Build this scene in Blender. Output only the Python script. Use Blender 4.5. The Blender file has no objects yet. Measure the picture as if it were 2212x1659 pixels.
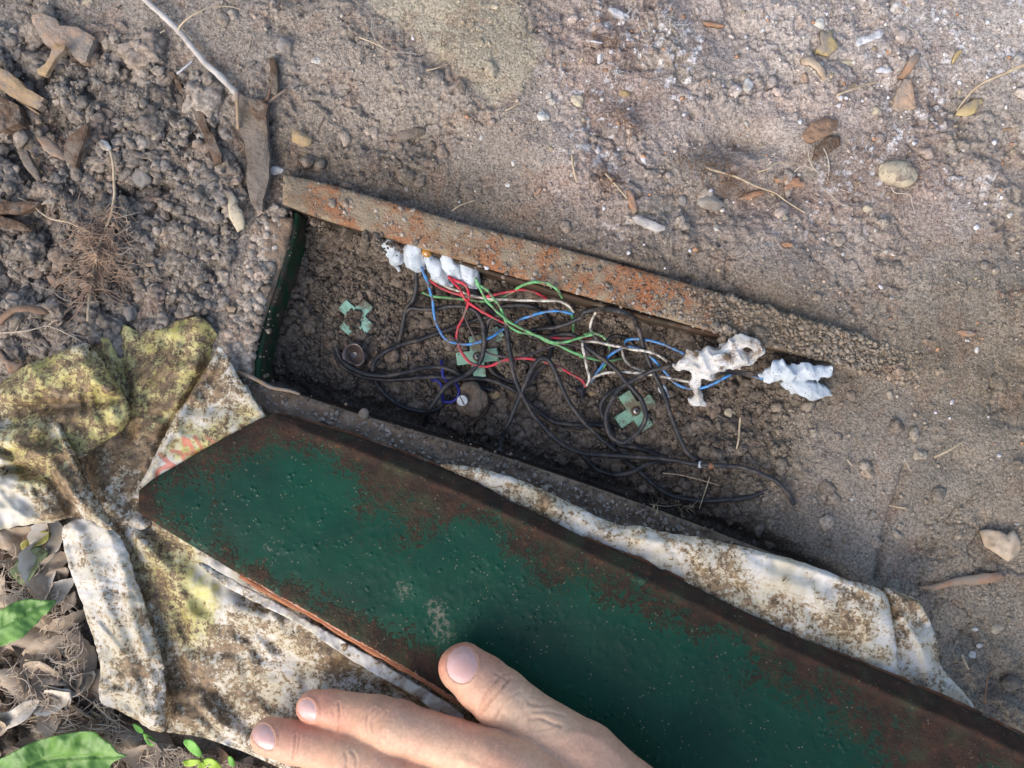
import bpy, bmesh, math, random
import numpy as np
from mathutils import Vector, Matrix, geometry
from mathutils.bvhtree import BVHTree

random.seed(7); RNG = np.random.default_rng(7)
sc = bpy.context.scene
COL = sc.collection

# ------------------------------------------------------------------ camera, sky, sun, exposure
H = 0.38; FPX = 820.0                       # camera height above the soil, focal length in pixels of a 1024 px wide frame
cam = bpy.data.cameras.new('camera'); camo = bpy.data.objects.new('camera', cam); COL.objects.link(camo)
camo.location = (0, 0, H); cam.sensor_width = 36; cam.lens = FPX / 1024 * 36
cam.clip_start = 0.01; cam.clip_end = 2000
cam.dof.use_dof = True; cam.dof.focus_distance = H + 0.008; cam.dof.aperture_fstop = 13
sc.camera = camo
SUN_EL, SUN_AZ = math.radians(42), math.radians(222)      # azimuth the light comes from, measured from +Y clockwise
world = bpy.data.worlds.new("World"); sc.world = world; world.use_nodes = True
wn = world.node_tree; bg = wn.nodes['Background']; bg.inputs[1].default_value = 0.15
sky = wn.nodes.new('ShaderNodeTexSky'); sky.sky_type = 'NISHITA'; sky.sun_disc = False
sky.sun_elevation = SUN_EL; sky.sun_rotation = SUN_AZ; sky.air_density = 0.9; sky.dust_density = 3.0; sky.ozone_density = 1.0
wn.links.new(sky.outputs[0], bg.inputs[0])
sl = bpy.data.lights.new('sun', 'SUN'); sl.energy = .55; sl.angle = math.radians(55); sl.color = (1, .98, .95)
so = bpy.data.objects.new('sun', sl); COL.objects.link(so)
sd = Vector((math.sin(SUN_AZ) * math.cos(SUN_EL), math.cos(SUN_AZ) * math.cos(SUN_EL), math.sin(SUN_EL)))
so.rotation_euler = sd.to_track_quat('Z', 'Y').to_euler(); so.location = sd * 3
vs = sc.view_settings; vs.view_transform = 'Standard'; vs.look = 'None'; vs.gamma = 1; vs.use_curve_mapping = False
vs.exposure = 1.1

# ------------------------------------------------------------------ coordinates
# Survey sheets: (x offset, y offset, scale) of the close-up sheets all measurements were read from
SH = dict(u=(0, 0, 1), a=(0, 0, .3418), b=(702, 0, .3418), c=(1456, 0, .3418), d=(0, 540, .3418), e=(702, 486, .2686),
          f=(1242, 648, .2686), g=(0, 1092, .3418), h=(486, 1296, .2198), i=(864, 1296, .2686), j=(1456, 1092, .3418),
          k=(702, 864, .3418), l=(1456, 702, .3418))
def U(s, pts):
    ox, oy, k = SH[s]; a = np.array(pts, float).reshape(-1, 2)
    return np.stack([ox + a[:, 0] * k, oy + a[:, 1] * k], 1)
S = 1024 / 2212
def PX(u, v, z):                                    # sheet position at height z -> metres
    u = np.asarray(u, float); v = np.asarray(v, float); z = np.asarray(z, float)
    return (u * S - 512) / FPX * (H - z), -(v * S - 384) / FPX * (H - z)
def P(u, v, z):
    x, y = PX(u, v, z); return np.stack([x, y, np.broadcast_to(z, x.shape)], -1)
def UV_of(x, y, z=0.0):
    return (x * FPX / (H - z) + 512) / S, (-y * FPX / (H - z) + 384) / S
MM = S / FPX * H                                    # metres per sheet unit on the soil
def rad(ru, z=0.0): return ru * S / FPX * (H - z)

# ------------------------------------------------------------------ noise
T2 = RNG.random((256, 256)); T3 = RNG.random((48, 48, 48))
def n2(x, y, sd=0):
    x = np.asarray(x) + sd * 17.31; y = np.asarray(y) + sd * 9.77
    xi = np.floor(x).astype(int); yi = np.floor(y).astype(int); fx = x - xi; fy = y - yi
    fx = fx * fx * fx * (fx * (fx * 6 - 15) + 10); fy = fy * fy * fy * (fy * (fy * 6 - 15) + 10)
    a = T2[xi & 255, yi & 255]; b = T2[(xi + 1) & 255, yi & 255]; c = T2[xi & 255, (yi + 1) & 255]; d = T2[(xi + 1) & 255, (yi + 1) & 255]
    return (a * (1 - fx) + b * fx) * (1 - fy) + (c * (1 - fx) + d * fx) * fy
def fbm(x, y, sd=0, o=4, g=.5):
    s = 0; a = 1; t = 0
    for k in range(o):
        ca, sa = math.cos(k * 1.1), math.sin(k * 1.1)
        s = s + a * n2((x * ca - y * sa) * 2 ** k, (x * sa + y * ca) * 2 ** k, sd + k * 3); t += a; a *= g
    return s / t
def ridged(x, y, sd=0, o=3):
    s = 0; a = 1; t = 0
    for k in range(o):
        s = s + a * (1 - np.abs(2 * n2(x * 2 ** k, y * 2 ** k, sd + k * 5) - 1)); t += a; a *= .5
    return s / t
def n3(p, sd=0):
    p = np.asarray(p) + sd * 5.13; i = np.floor(p).astype(int); f = p - i; f = f * f * (3 - 2 * f); r = 0
    for dx in (0, 1):
        for dy in (0, 1):
            for dz in (0, 1):
                w = (f[..., 0] if dx else 1 - f[..., 0]) * (f[..., 1] if dy else 1 - f[..., 1]) * (f[..., 2] if dz else 1 - f[..., 2])
                r = r + w * T3[(i[..., 0] + dx) % 48, (i[..., 1] + dy) % 48, (i[..., 2] + dz) % 48]
    return r
def worley(x, y, sd=0):
    xi = np.floor(x).astype(int); yi = np.floor(y).astype(int); best = np.full(x.shape, 9.0)
    for dx in (-1, 0, 1):
        for dy in (-1, 0, 1):
            cx = (xi + dx + sd * 13) & 255; cy = (yi + dy + sd * 7) & 255
            px = xi + dx + T2[cx, cy]; py = yi + dy + T2[cy, cx]
            best = np.minimum(best, (x - px) ** 2 + (y - py) ** 2)
    return np.sqrt(best)
def sstep(a, b, x):
    t = np.clip((x - a) / (b - a), 0, 1); return t * t * (3 - 2 * t)
def segd(x, y, ax, ay, bx, by):
    dx, dy = bx - ax, by - ay; t = np.clip(((x - ax) * dx + (y - ay) * dy) / (dx * dx + dy * dy + 1e-12), 0, 1)
    return np.hypot(x - ax - t * dx, y - ay - t * dy)
def lined(x, y, pts):
    d = np.full(np.shape(x), 1e9)
    for a, b in zip(pts[:-1], pts[1:]): d = np.minimum(d, segd(x, y, a[0], a[1], b[0], b[1]))
    return d
def polysd(x, y, poly):                              # > 0 inside
    poly = np.asarray(poly, float); ins = np.zeros(np.shape(x), bool); d = lined(x, y, np.vstack([poly, poly[:1]]))
    for a, b in zip(poly, np.roll(poly, -1, 0)):
        c = (a[1] > y) != (b[1] > y)
        xx = (b[0] - a[0]) * (y - a[1]) / ((b[1] - a[1]) or 1e-9) + a[0]
        ins ^= c & (x < xx)
    return np.where(ins, d, -d)
def spline(pts, n=8, closed=False):
    p = np.asarray(pts, float); m = len(p)
    if m < 3 and not closed:
        t = np.linspace(0, 1, n + 1)[:, None]; return p[0] * (1 - t) + p[-1] * t
    q = np.vstack([p[-1:], p, p[:2]]) if closed else np.vstack([2 * p[0] - p[1], p, 2 * p[-1] - p[-2]])
    out = []; t = np.linspace(0, 1, n, endpoint=False)[:, None]
    for k in range(m if closed else m - 1):
        a, b, c, d = q[k], q[k + 1], q[k + 2], q[k + 3]
        out.append(.5 * (2 * b + (c - a) * t + (2 * a - 5 * b + 4 * c - d) * t ** 2 + (3 * b - a - 3 * c + d) * t ** 3))
    if not closed: out.append(p[-1:])
    return np.vstack(out)

# ------------------------------------------------------------------ mesh helpers
def mesh(name, v, f, cols=None, smooth=True, attrs=None):
    me = bpy.data.meshes.new(name); v = np.asarray(v, np.float32)
    if isinstance(f, np.ndarray):
        k = f.shape[1]; me.vertices.add(len(v)); me.vertices.foreach_set('co', v.ravel())
        me.loops.add(f.size); me.loops.foreach_set('vertex_index', f.ravel().astype(np.int32))
        me.polygons.add(len(f)); me.polygons.foreach_set('loop_start', np.arange(0, f.size, k, dtype=np.int32))
        me.update(calc_edges=True)
    else:
        me.from_pydata(v.tolist(), [], f)
    me.validate()
    if smooth: me.polygons.foreach_set('use_smooth', np.ones(len(me.polygons), bool))
    if cols is not None:
        a = me.color_attributes.new('Col', 'FLOAT_COLOR', 'POINT'); c = np.ones((len(v), 4), np.float32); c[:, :3] = cols
        a.data.foreach_set('color', c.ravel())
    for k2, val in (attrs or {}).items():
        a = me.attributes.new(k2, 'FLOAT', 'POINT'); a.data.foreach_set('value', np.asarray(val, np.float32))
    return me
def tag(o, label=None, cat=None, group=None, kind=None):
    if label: o['label'] = label
    if cat: o['category'] = cat
    if group: o['group'] = group
    if kind: o['kind'] = kind
    return o
def link(name, me, mat, parent=None, recentre=True):
    if recentre and parent is None:
        n = len(me.vertices); co = np.empty(n * 3, np.float32); me.vertices.foreach_get('co', co); co = co.reshape(-1, 3)
        c = np.array([co[:, 0].mean(), co[:, 1].mean(), co[:, 2].min()]); co -= c
        me.vertices.foreach_set('co', co.ravel()); me.update()
    else: c = (0, 0, 0)
    o = bpy.data.objects.new(name, me); COL.objects.link(o); o.location = c
    if mat: me.materials.append(mat)
    if parent is not None:
        o.parent = parent; o.location = -Vector(parent.location)
    return o
def empty(name, loc, label, cat, group=None):
    o = bpy.data.objects.new(name, None); COL.objects.link(o); o.location = loc; o.empty_display_size = .01
    return tag(o, label, cat, group)
def tube_arr(pts, r, sides=8):
    pts = np.asarray(pts, float); n = len(pts); r = np.broadcast_to(r, (n,))
    t = np.gradient(pts, axis=0); t /= np.linalg.norm(t, axis=1)[:, None] + 1e-12
    up = np.array([0, 0, 1.0]); a = np.cross(t, up); l = np.linalg.norm(a, axis=1); a[l < 1e-3] = (1, 0, 0)
    a /= np.linalg.norm(a, axis=1)[:, None]; b = np.cross(t, a)
    th = np.linspace(0, 2 * math.pi, sides, endpoint=False)
    v = pts[:, None] + r[:, None, None] * (a[:, None] * np.cos(th)[None, :, None] + b[:, None] * np.sin(th)[None, :, None])
    i = np.arange(n - 1)[:, None] * sides; j = np.arange(sides)[None]; k = (j + 1) % sides
    f = np.stack([i + j, i + k, i + sides + k, i + sides + j], -1).reshape(-1, 4)
    return v.reshape(-1, 3), f
def join(parts):
    vs_, fs_, o = [], [], 0
    for v, f in parts: vs_.append(v); fs_.append(f + o); o += len(v)
    return np.vstack(vs_), np.vstack(fs_)
def tube_mesh(name, pts, r, sides=10):
    v, f = tube_arr(pts, r, sides); n = len(v)
    v = np.vstack([v, v[:sides].mean(0), v[-sides:].mean(0)])
    F = f.tolist() + [[(k + 1) % sides, k, n] for k in range(sides)] + [[n - sides + k, n - sides + (k + 1) % sides, n + 1] for k in range(sides)]
    return mesh(name, v, F)
ICO = {}
def ico(s):
    if s not in ICO:
        bm = bmesh.new(); bmesh.ops.create_icosphere(bm, subdivisions=s, radius=1)
        v = np.array([x.co[:] for x in bm.verts]); f = np.array([[x.index for x in q.verts] for q in bm.faces]); bm.free(); ICO[s] = (v, f)
    return ICO[s]
def rotm(n):
    q = RNG.normal(size=(n, 4)); q /= np.linalg.norm(q, axis=1)[:, None]; w, x, y, z = q.T
    return np.stack([np.stack([1 - 2 * (y * y + z * z), 2 * (x * y - z * w), 2 * (x * z + y * w)], -1),
                     np.stack([2 * (x * y + z * w), 1 - 2 * (x * x + z * z), 2 * (y * z - x * w)], -1),
                     np.stack([2 * (x * z - y * w), 2 * (y * z + x * w), 1 - 2 * (x * x + y * y)], -1)], 1)
def lumps(cen, r, sub, flat=.75, rough=.35, freq=1.3, fine=0.0):
    """many noise-deformed lumps as one array set"""
    V, F = ico(sub); n = len(cen); nv = len(V)
    R = rotm(n); sc3 = 1 + RNG.uniform(-.28, .28, (n, 3)); off = RNG.random((n, 1, 3)) * 40
    pn = RNG.normal(size=(n, 9, 3)); pn /= np.linalg.norm(pn, axis=2)[..., None]; pc = RNG.uniform(.62, .95, (n, 9))
    clipd = np.min(pc[:, None, :] / np.maximum(np.einsum('vi,nki->nvk', V, pn), .35), 2) if n * nv < 600000 else np.concatenate([np.min(pc[i:i + 500, None, :] / np.maximum(np.einsum('vi,nki->nvk', V, pn[i:i + 500]), .35), 2) for i in range(0, n, 500)])
    d = np.minimum(1.12, clipd) + rough * (n3(V[None] * freq + off) * 2 - 1) * .9
    d = d + rough * .42 * (n3(V[None] * freq * 2.3 + off) * 2 - 1)
    if fine: d = d + fine * (n3(V[None] * freq * 4.2 + off) * 2 - 1) + fine * .6 * (n3(V[None] * freq * 9 + off) * 2 - 1)
    p = V[None] * d[..., None] * sc3[:, None]; p = np.einsum('nij,nvj->nvi', R, p); p[..., 2] *= flat
    p = p * np.asarray(r)[:, None, None] + cen[:, None]
    f = (F[None] + (np.arange(n) * nv)[:, None, None]).reshape(-1, 3)
    return p.reshape(-1, 3), f, nv
def inner_mesh(outline, step, zf, thick=0.0, jitter=.3, uvz=None):
    """sheet filling an outline given in sheet units; zf(u,v) -> height. Returns verts, faces(list), u, v"""
    o = np.asarray(outline, float); seg = []
    for a, b in zip(o, np.roll(o, -1, 0)):
        k = max(1, int(np.hypot(*(b - a)) / step)); seg.append(a + (b - a) * np.linspace(0, 1, k, endpoint=False)[:, None])
    o = np.vstack(seg); x0, y0 = o.min(0); x1, y1 = o.max(0)
    gx, gy = np.meshgrid(np.arange(x0, x1, step), np.arange(y0, y1, step)); gx = gx.ravel(); gy = gy.ravel()
    gx = gx + RNG.uniform(-jitter, jitter, gx.shape) * step; gy = gy + RNG.uniform(-jitter, jitter, gy.shape) * step
    m = polysd(gx, gy, o) > step * .45
    pts = np.vstack([o, np.stack([gx[m], gy[m]], 1)]); no = len(o)
    r = geometry.delaunay_2d_cdt([Vector(p) for p in pts], [(k, (k + 1) % no) for k in range(no)], [list(range(no))], 1, 1e-5)
    pts = np.array([p[:] for p in r[0]]); F = np.array([list(f) for f in r[2]])
    z = zf(pts[:, 0], pts[:, 1]); V = P(pts[:, 0], pts[:, 1], z)
    a, b, c = V[F[:, 0]], V[F[:, 1]], V[F[:, 2]]
    flip = np.cross(b - a, c - a)[:, 2] < 0; F[flip] = F[flip][:, ::-1]
    return V, F, pts[:, 0], pts[:, 1]
def thicken(V, F, t):
    """closed slab: lower copy t below plus side walls"""
    e = {}
    for f in F:
        for k in range(3):
            a, b = int(f[k]), int(f[(k + 1) % 3]); e[(a, b)] = 1
    n = len(V); W = V.copy(); W[:, 2] -= t; L = [list(map(int, f)) for f in F] + [[int(x) + n for x in f[::-1]] for f in F]
    for (a, b) in e:
        if (b, a) not in e: L.append([b, a, a + n, b + n])
    return np.vstack([V, W]), L

# ------------------------------------------------------------------ materials
MATS = {}
def mat(name, c1, c2=None, scale=120, rough=.85, bump=.3, bscale=None, attr=False, spec=.25, speck=None, metal=0, sss=0, coat=0,
        dist=.0006, dust=0, dustc=(.20, .16, .12), detail=6, stretch=None, transl=0, lo=.35, hi=.65, speck_scale=1400, speck_t=.16, pits=None):
    if name in MATS: return MATS[name]
    m = bpy.data.materials.new(name); m.use_nodes = True; nt = m.node_tree; N = nt.nodes; L = nt.links; b = N['Principled BSDF']
    b.inputs['Roughness'].default_value = rough; b.inputs['Specular IOR Level'].default_value = spec; b.inputs['Metallic'].default_value = metal
    if coat: b.inputs['Coat Weight'].default_value = coat; b.inputs['Coat Roughness'].default_value = .2
    if sss: b.inputs['Subsurface Weight'].default_value = sss; b.inputs['Subsurface Radius'].default_value = (1, .35, .2); b.inputs['Subsurface Scale'].default_value = .004
    if transl: b.inputs['Transmission Weight'].default_value = 0
    tc = N.new('ShaderNodeTexCoord'); src = N.new('ShaderNodeNewGeometry').outputs['Position'] if not stretch else tc.outputs['Object']
    if stretch:
        mp = N.new('ShaderNodeMapping'); mp.inputs['Scale'].default_value = stretch; L.new(src, mp.inputs[0]); src = mp.outputs[0]
    def noise(s, d=detail, r=.6):
        n = N.new('ShaderNodeTexNoise'); n.inputs['Scale'].default_value = s; n.inputs['Detail'].default_value = d; n.inputs['Roughness'].default_value = r
        L.new(src, n.inputs['Vector']); return n.outputs[0]
    def rng(x, lo_, hi_, a=0, b_=1):
        q = N.new('ShaderNodeMapRange'); q.inputs[1].default_value = lo_; q.inputs[2].default_value = hi_; q.inputs[3].default_value = a; q.inputs[4].default_value = b_
        q.clamp = True; L.new(x, q.inputs[0]); return q.outputs[0]
    def mix(fac, A, B, mode='MIX'):
        q = N.new('ShaderNodeMix'); q.data_type = 'RGBA'; q.blend_type = mode
        for s_, val in ((q.inputs[0], fac), (q.inputs[6], A), (q.inputs[7], B)):
            if hasattr(val, 'node'): L.new(val, s_)
            elif isinstance(val, (int, float)): s_.default_value = val
            else: s_.default_value = (*val, 1)
        return q.outputs[2]
    if attr:
        at = N.new('ShaderNodeAttribute'); at.attribute_name = 'Col'; base = at.outputs['Color']
    else:
        base = c1
    if c2 is not None and not attr: base = mix(rng(noise(scale), lo, hi), c1, c2)
    if attr:                                                     # grain: lighter and darker around the given colour
        base = mix(rng(noise(scale), .38, .62, 0, 1), mix(1, base, (.62, .60, .58), 'MULTIPLY'), mix(1, base, (1.32, 1.30, 1.28), 'MULTIPLY'))
    if speck:
        v = N.new('ShaderNodeTexVoronoi'); v.inputs['Scale'].default_value = speck_scale; L.new(src, v.inputs['Vector'])
        big = N.new('ShaderNodeMath'); big.operation = 'MULTIPLY'
        L.new(rng(v.outputs['Distance'], speck_t, speck_t + .15, 1, 0), big.inputs[0]); L.new(rng(noise(speck_scale * .35, 2), .5, .58), big.inputs[1])
        base = mix(big.outputs[0], base, speck)
    if pits:
        base = mix(rng(noise(pits[1], 4, .7), pits[2], pits[2] + .06), base, pits[0])
    if dust:
        base = mix(rng(noise(scale * .55 + 60, 8, .7), .62 - dust * .35, .70 - dust * .25), base, dustc)
    if hasattr(base, 'node'): L.new(base, b.inputs['Base Color'])
    else: b.inputs['Base Color'].default_value = (*base, 1)
    if bump:
        bp = N.new('ShaderNodeBump'); bp.inputs['Strength'].default_value = bump; bp.inputs['Distance'].default_value = dist
        L.new(noise(bscale or scale * 2, 5, .65), bp.inputs['Height']); L.new(bp.outputs[0], b.inputs['Normal'])
    m['_ok'] = 1; MATS[name] = m; return m

M_soil = mat('soil', None, attr=True, scale=800, bump=1.0, bscale=1150, dist=.0013, rough=.95, spec=.12, speck=(.58, .52, .44), speck_scale=1300, speck_t=.15, pits=((.05, .04, .03), 900, .60))
M_clod = mat('soil_clod', None, attr=True, scale=500, bump=1.0, bscale=1200, dist=.0007, rough=.95, spec=.12, speck=(.45, .40, .33), speck_scale=1700, speck_t=.10)

# ------------------------------------------------------------------ ground
PIT = np.array([(632, 452), (820, 508), (1000, 574), (1300, 664), (1480, 712), (1800, 798), (1975, 860), (2010, 1010), (1960, 1180), (1905, 1292),
                (1600, 1168), (1400, 1094), (1080, 984), (850, 918), (640, 852), (545, 815), (560, 720), (600, 560)], float)
LEFTC = np.array([(-300, 40), (260, 60), (420, 170), (500, 300), (520, 420), (500, 560), (470, 700), (300, 760), (-300, 800)], float)
TAN = np.array([(780, -60), (800, 20), (860, 70), (935, 120), (990, 170), (1060, 235), (1130, 200), (1180, 120), (1130, 30), (1110, -60)], float)
LITTER = np.array([(-600, 1130), (60, 1130), (150, 1180), (210, 1500), (420, 1600), (620, 1680), (900, 1900), (-600, 2200)], float)
HOLL = [(1560, 75, 60, 5), (1700, 410, 70, 4), (1620, 440, 60, 4), (1470, 480, 40, 3), (1520, 440, 50, 3), (1540, 300, 70, 6), (1610, 295, 50, 6), (1360, 215, 40, 3), (1680, 160, 60, 4), (935, 140, 30, 4), (640, 70, 40, 3),
        (1000, 440, 60, 1.5), (1960, 190, 45, 3), (2080, 215, 60, 3), (1300, 420, 40, 2), (60, 350, 60, 7), (40, 480, 60, 7), (250, 420, 50, 6), (340, 470, 40, 5),
        (230, 620, 80, 7), (60, 620, 60, 6), (350, 400, 25, 6), (1990, 1195, 40, 3), (2160, 1140, 60, 3), (1750, 530, 40, 2), (130, 260, 40, 4),
        (2090, 1380, 60, 4), (2150, 1480, 60, 4), (2060, 1000, 50, 2), (1640, 300, 40, 5)]
RIMS = [np.array([(606, 376), (702, 394), (907, 453), (1044, 492), (1215, 535), (1351, 572), (1480, 609), (1605, 646), (1720, 680), (1836, 714), (1990, 768), (1980, 838), (1836, 797), (1578, 729), (1306, 652), (1051, 580), (822, 511), (606, 442)], float),
        np.array([(510, 806), (640, 852), (850, 918), (1080, 985), (1400, 1095), (1600, 1170), (1910, 1296), (1905, 1320), (1640, 1225), (1300, 1145), (960, 1030), (650, 930), (530, 860)], float)]
def axis_t(u, v):                                    # along the box, 0 at left end
    return ((u - 600) * .957 + (v - 620) * .29)
def ground(x, y):
    u, v = UV_of(x, y, 0.0)
    X = x * 1000; Y = y * 1000                       # millimetres
    near = sstep(700, 350, np.hypot(x, y) * 1000)
    z = (fbm(X / 70, Y / 70, 1, 3) - .5) * 9
    clod = sstep(-30, 50, polysd(u, v, LEFTC)); tan = sstep(-12, 18, polysd(u, v, TAN)); pit = polysd(u, v, PIT)
    lit = sstep(-20, 30, polysd(u, v, LITTER)); inside = sstep(-14, -5, pit)
    right = sstep(1750, 2100, u) * sstep(400, 700, v)
    pinkk = sstep(1050, 1250, u) * sstep(720, 350, v)
    wob = fbm(X / 6, Y / 6, 8, 2) * 1.2
    # clods
    w1 = worley(X / 13 + wob * .5, Y / 13, 2); w2 = worley(X / 6.5 + wob, Y / 6.5 + wob, 3); w3 = worley(X / 2.8, Y / 2.8 + wob, 4)
    z += clod * ((.62 - w1) * 8 + (.6 - w2) * 4 + (.5 - w3) * 1.6 - 2)
    flat = (1 - clod) * (1 - inside) * (1 - .6 * sstep(.50, .60, fbm(X / 38, Y / 30, 141, 2))) * (1 - .6 * tan)
    rough = .55 + .9 * sstep(.42, .62, fbm(X / 45, Y / 45, 21, 3)) + .9 * pinkk
    z += flat * (1 - .75 * tan) * rough * ((fbm(X / 14, Y / 14, 5, 3) - .5) * 4.0 + (ridged(X / 7, Y / 7, 6, 3) - .55) * 1.6 + (.5 - w3) * .7 * (1 - .5 * right))
    z += flat * ((fbm(X / 2.2, Y / 2.2, 9, 3) - .5) * (1.5 - .6 * right) - sstep(.60, .70, fbm(X / 4, Y / 4, 55, 3)) * 1.2 * (1 - .6 * right))
    # cracks on the smooth soil at the right
    cr = np.abs(fbm(X / 22 + wob * .3, Y / 16, 31, 3) - .5); z -= flat * (1 - clod) * sstep(.018, .0, cr) * 1.6 * sstep(.45, .6, fbm(X / 50, Y / 50, 33, 2))
    z += tan * 1.6 + sstep(80, 0, np.abs(polysd(u, v, TAN))) * 0
    for (hu, hv, hr, hd) in HOLL:
        d = np.hypot(u - hu, (v - hv) * 1.5) / hr; z -= hd * np.exp(-d * d) * (1 + .6 * (fbm(X / 5, Y / 5, 12, 2) - .5))
    # bank rising towards the upper left of the frame, soil heaped beside the box
    d_up = lined(u, v, [(760, 100), (940, 200), (1200, 330), (1400, 480), (1700, 600)]); z += 3.0 * np.exp(-(d_up / 60) ** 2) * (1 - tan)
    # pit
    t = axis_t(u, v)
    depth = 29 - 25 * sstep(780, 1250, t + (fbm(X / 18, Y / 18, 44, 3) - .5) * 180) - 4 * sstep(1200, 1420, t)
    low = lined(u, v, [(545, 830), (850, 918), (1400, 1094), (1905, 1296)]); tren = 22 * np.exp(-(np.maximum(low - 8, 0) / 34) ** 2) * sstep(1420, 1150, t) * sstep(550, 900, t)
    tren2 = 7 * np.exp(-(np.maximum(low - 4, 0) / 30) ** 2)
    depth = np.maximum(depth + tren2 * sstep(1350, 1000, t), tren)
    up = lined(u, v, [(632, 452), (1000, 574), (1480, 712), (1800, 798)]); depth = depth - 9 * np.exp(-(up / 42) ** 2) * sstep(1300, 900, t)
    w4 = worley(X / 4.2 + wob * .4, Y / 4.2, 5); w5 = worley(X / 2.1, Y / 2.1 + wob * .4, 6)
    pitrel = (.55 - w4) * 3.0 + (.5 - w5) * 1.3 + (fbm(X / 20, Y / 20, 15, 3) - .5) * 7
    rm = sstep(1050, 1350, t)
    pitrel = pitrel * (1 - .72 * rm) + rm * (fbm(X / 2.2, Y / 2.2, 9, 3) - .5) * 1.0
    fadeR = np.maximum(1 - sstep(1130, 1390, t + (fbm(X / 14, Y / 14, 66, 3) - .5) * 160), np.exp(-(low / 34) ** 2) * sstep(1470, 1400, t)); ins = sstep(-14, -5, pit) * fadeR; inside = ins
    z = z * (1 - ins) + ins * (-depth + pitrel)
    # dip where the sheet lies so it stays clear, and under the lid
    under = sstep(0, 60, polysd(u, v, [(230, 1000), (300, 1050), (590, 905), (700, 935), (960, 1020), (1500, 1270), (2060, 1530), (2400, 1680), (2400, 2600), (1200, 2600), (500, 1660), (360, 1560), (240, 1300)]))
    z -= under * 7
    z += lit * (fbm(X / 12, Y / 12, 51, 3) - .5) * 6
    for rp in RIMS:
        k = sstep(-14, 4, polysd(u, v, rp)) * sstep(1900, 1740, u); z = z * (1 - k) + k * np.minimum(z, -.8 + (fbm(X / 5, Y / 5, 17, 2) - .5))
    # groove at the right, next to the box end
    g = lined(u, v, [(1955, 1010), (1935, 1080), (1905, 1170), (1895, 1250)]); z -= 3.0 * np.exp(-(g / 9) ** 2) * near
    return z / 1000 * near, dict(u=u, v=v, clod=clod, tan=tan, ins=ins, lit=lit, t=t, depth=depth, pink=pinkk, X=X, Y=Y, right=right, low=low, w1=w1)

def axis(h, step, far):
    a = np.arange(-h, h + step / 2, step); g = []; s = step * 4; x = h
    while x < far: x += s; g.append(x); s *= 1.55
    g = np.array(g); return np.concatenate([-g[::-1], a, g])
gx = axis(.262, .00066, 300); gy = axis(.205, .00066, 300)
GX, GY = np.meshgrid(gx, gy)
GZ, I = ground(GX, GY)
def soil_color(I, j=0):
    X, Y = I['X'], I['Y']; u, v = I['u'], I['v']
    def L(c): return np.array(c)
    def mixc(c, d, m): return c * (1 - m[..., None]) + L(d) * m[..., None]
    base = np.broadcast_to(L((.285, .245, .205)), X.shape + (3,)).copy()
    base = mixc(base, (.37, .31, .275), I['pink'] * .75 * sstep(.35, .6, fbm(X / 40, Y / 40, 61, 3)))
    base = mixc(base, (.30, .225, .19), I['pink'] * .55 * sstep(.52, .66, fbm(X / 25, Y / 25, 62, 4)))
    top = sstep(380, 60, v) * sstep(1300, 1700, u); base = mixc(base, (.45, .405, .37), top * .8)
    base = mixc(base, (.36, .315, .235), I['tan'] * .95)
    base = mixc(base, (.215, .185, .155), I['clod'] * .95)
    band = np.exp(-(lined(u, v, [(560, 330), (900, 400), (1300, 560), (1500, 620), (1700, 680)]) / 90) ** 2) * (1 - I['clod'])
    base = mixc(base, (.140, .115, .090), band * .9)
    base = mixc(base, (.24, .205, .158), I['right'] * .85)
    rimr = np.exp(-(lined(u, v, [(1640, 700), (1900, 780), (2212, 820)]) / 90) ** 2); base = mixc(base, (.16, .125, .085), rimr * .6)
    base = mixc(base, (.155, .12, .085), I['lit'] * .9)
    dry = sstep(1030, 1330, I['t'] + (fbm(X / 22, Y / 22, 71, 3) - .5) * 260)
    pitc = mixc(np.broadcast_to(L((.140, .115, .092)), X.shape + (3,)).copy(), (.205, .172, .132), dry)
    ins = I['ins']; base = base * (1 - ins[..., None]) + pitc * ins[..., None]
    br = sstep(.62, .70, fbm(X / 9, Y / 9, 81, 3)) * .22 * (1 - .6 * ins); base = mixc(base, (.25, .14, .085), br)
    base *= (.78 + .44 * fbm(X / 16, Y / 16, 91, 4))[..., None]
    wh = sstep(.665, .70, fbm(X / 2.6, Y / 2.6, 95, 2)) * sstep(.45, .6, fbm(X / 30, Y / 30, 96, 2)) * sstep(1100, 1300, u) * sstep(620, 300, v)
    base = mixc(base, (.62, .60, .60), wh * .85)
    base = base * np.array([1.11, 1.11, 1.09])
    return base
nx, ny = len(gx), len(gy)
ii = (np.arange(ny - 1)[:, None] * nx + np.arange(nx - 1)[None]); GF = np.stack([ii, ii + 1, ii + nx + 1, ii + nx], -1).reshape(-1, 4)
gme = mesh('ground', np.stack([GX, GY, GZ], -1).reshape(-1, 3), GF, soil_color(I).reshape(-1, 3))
tag(link('ground', gme, M_soil, recentre=False), 'bare brown soil around and inside the buried steel box', kind='structure')

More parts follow.
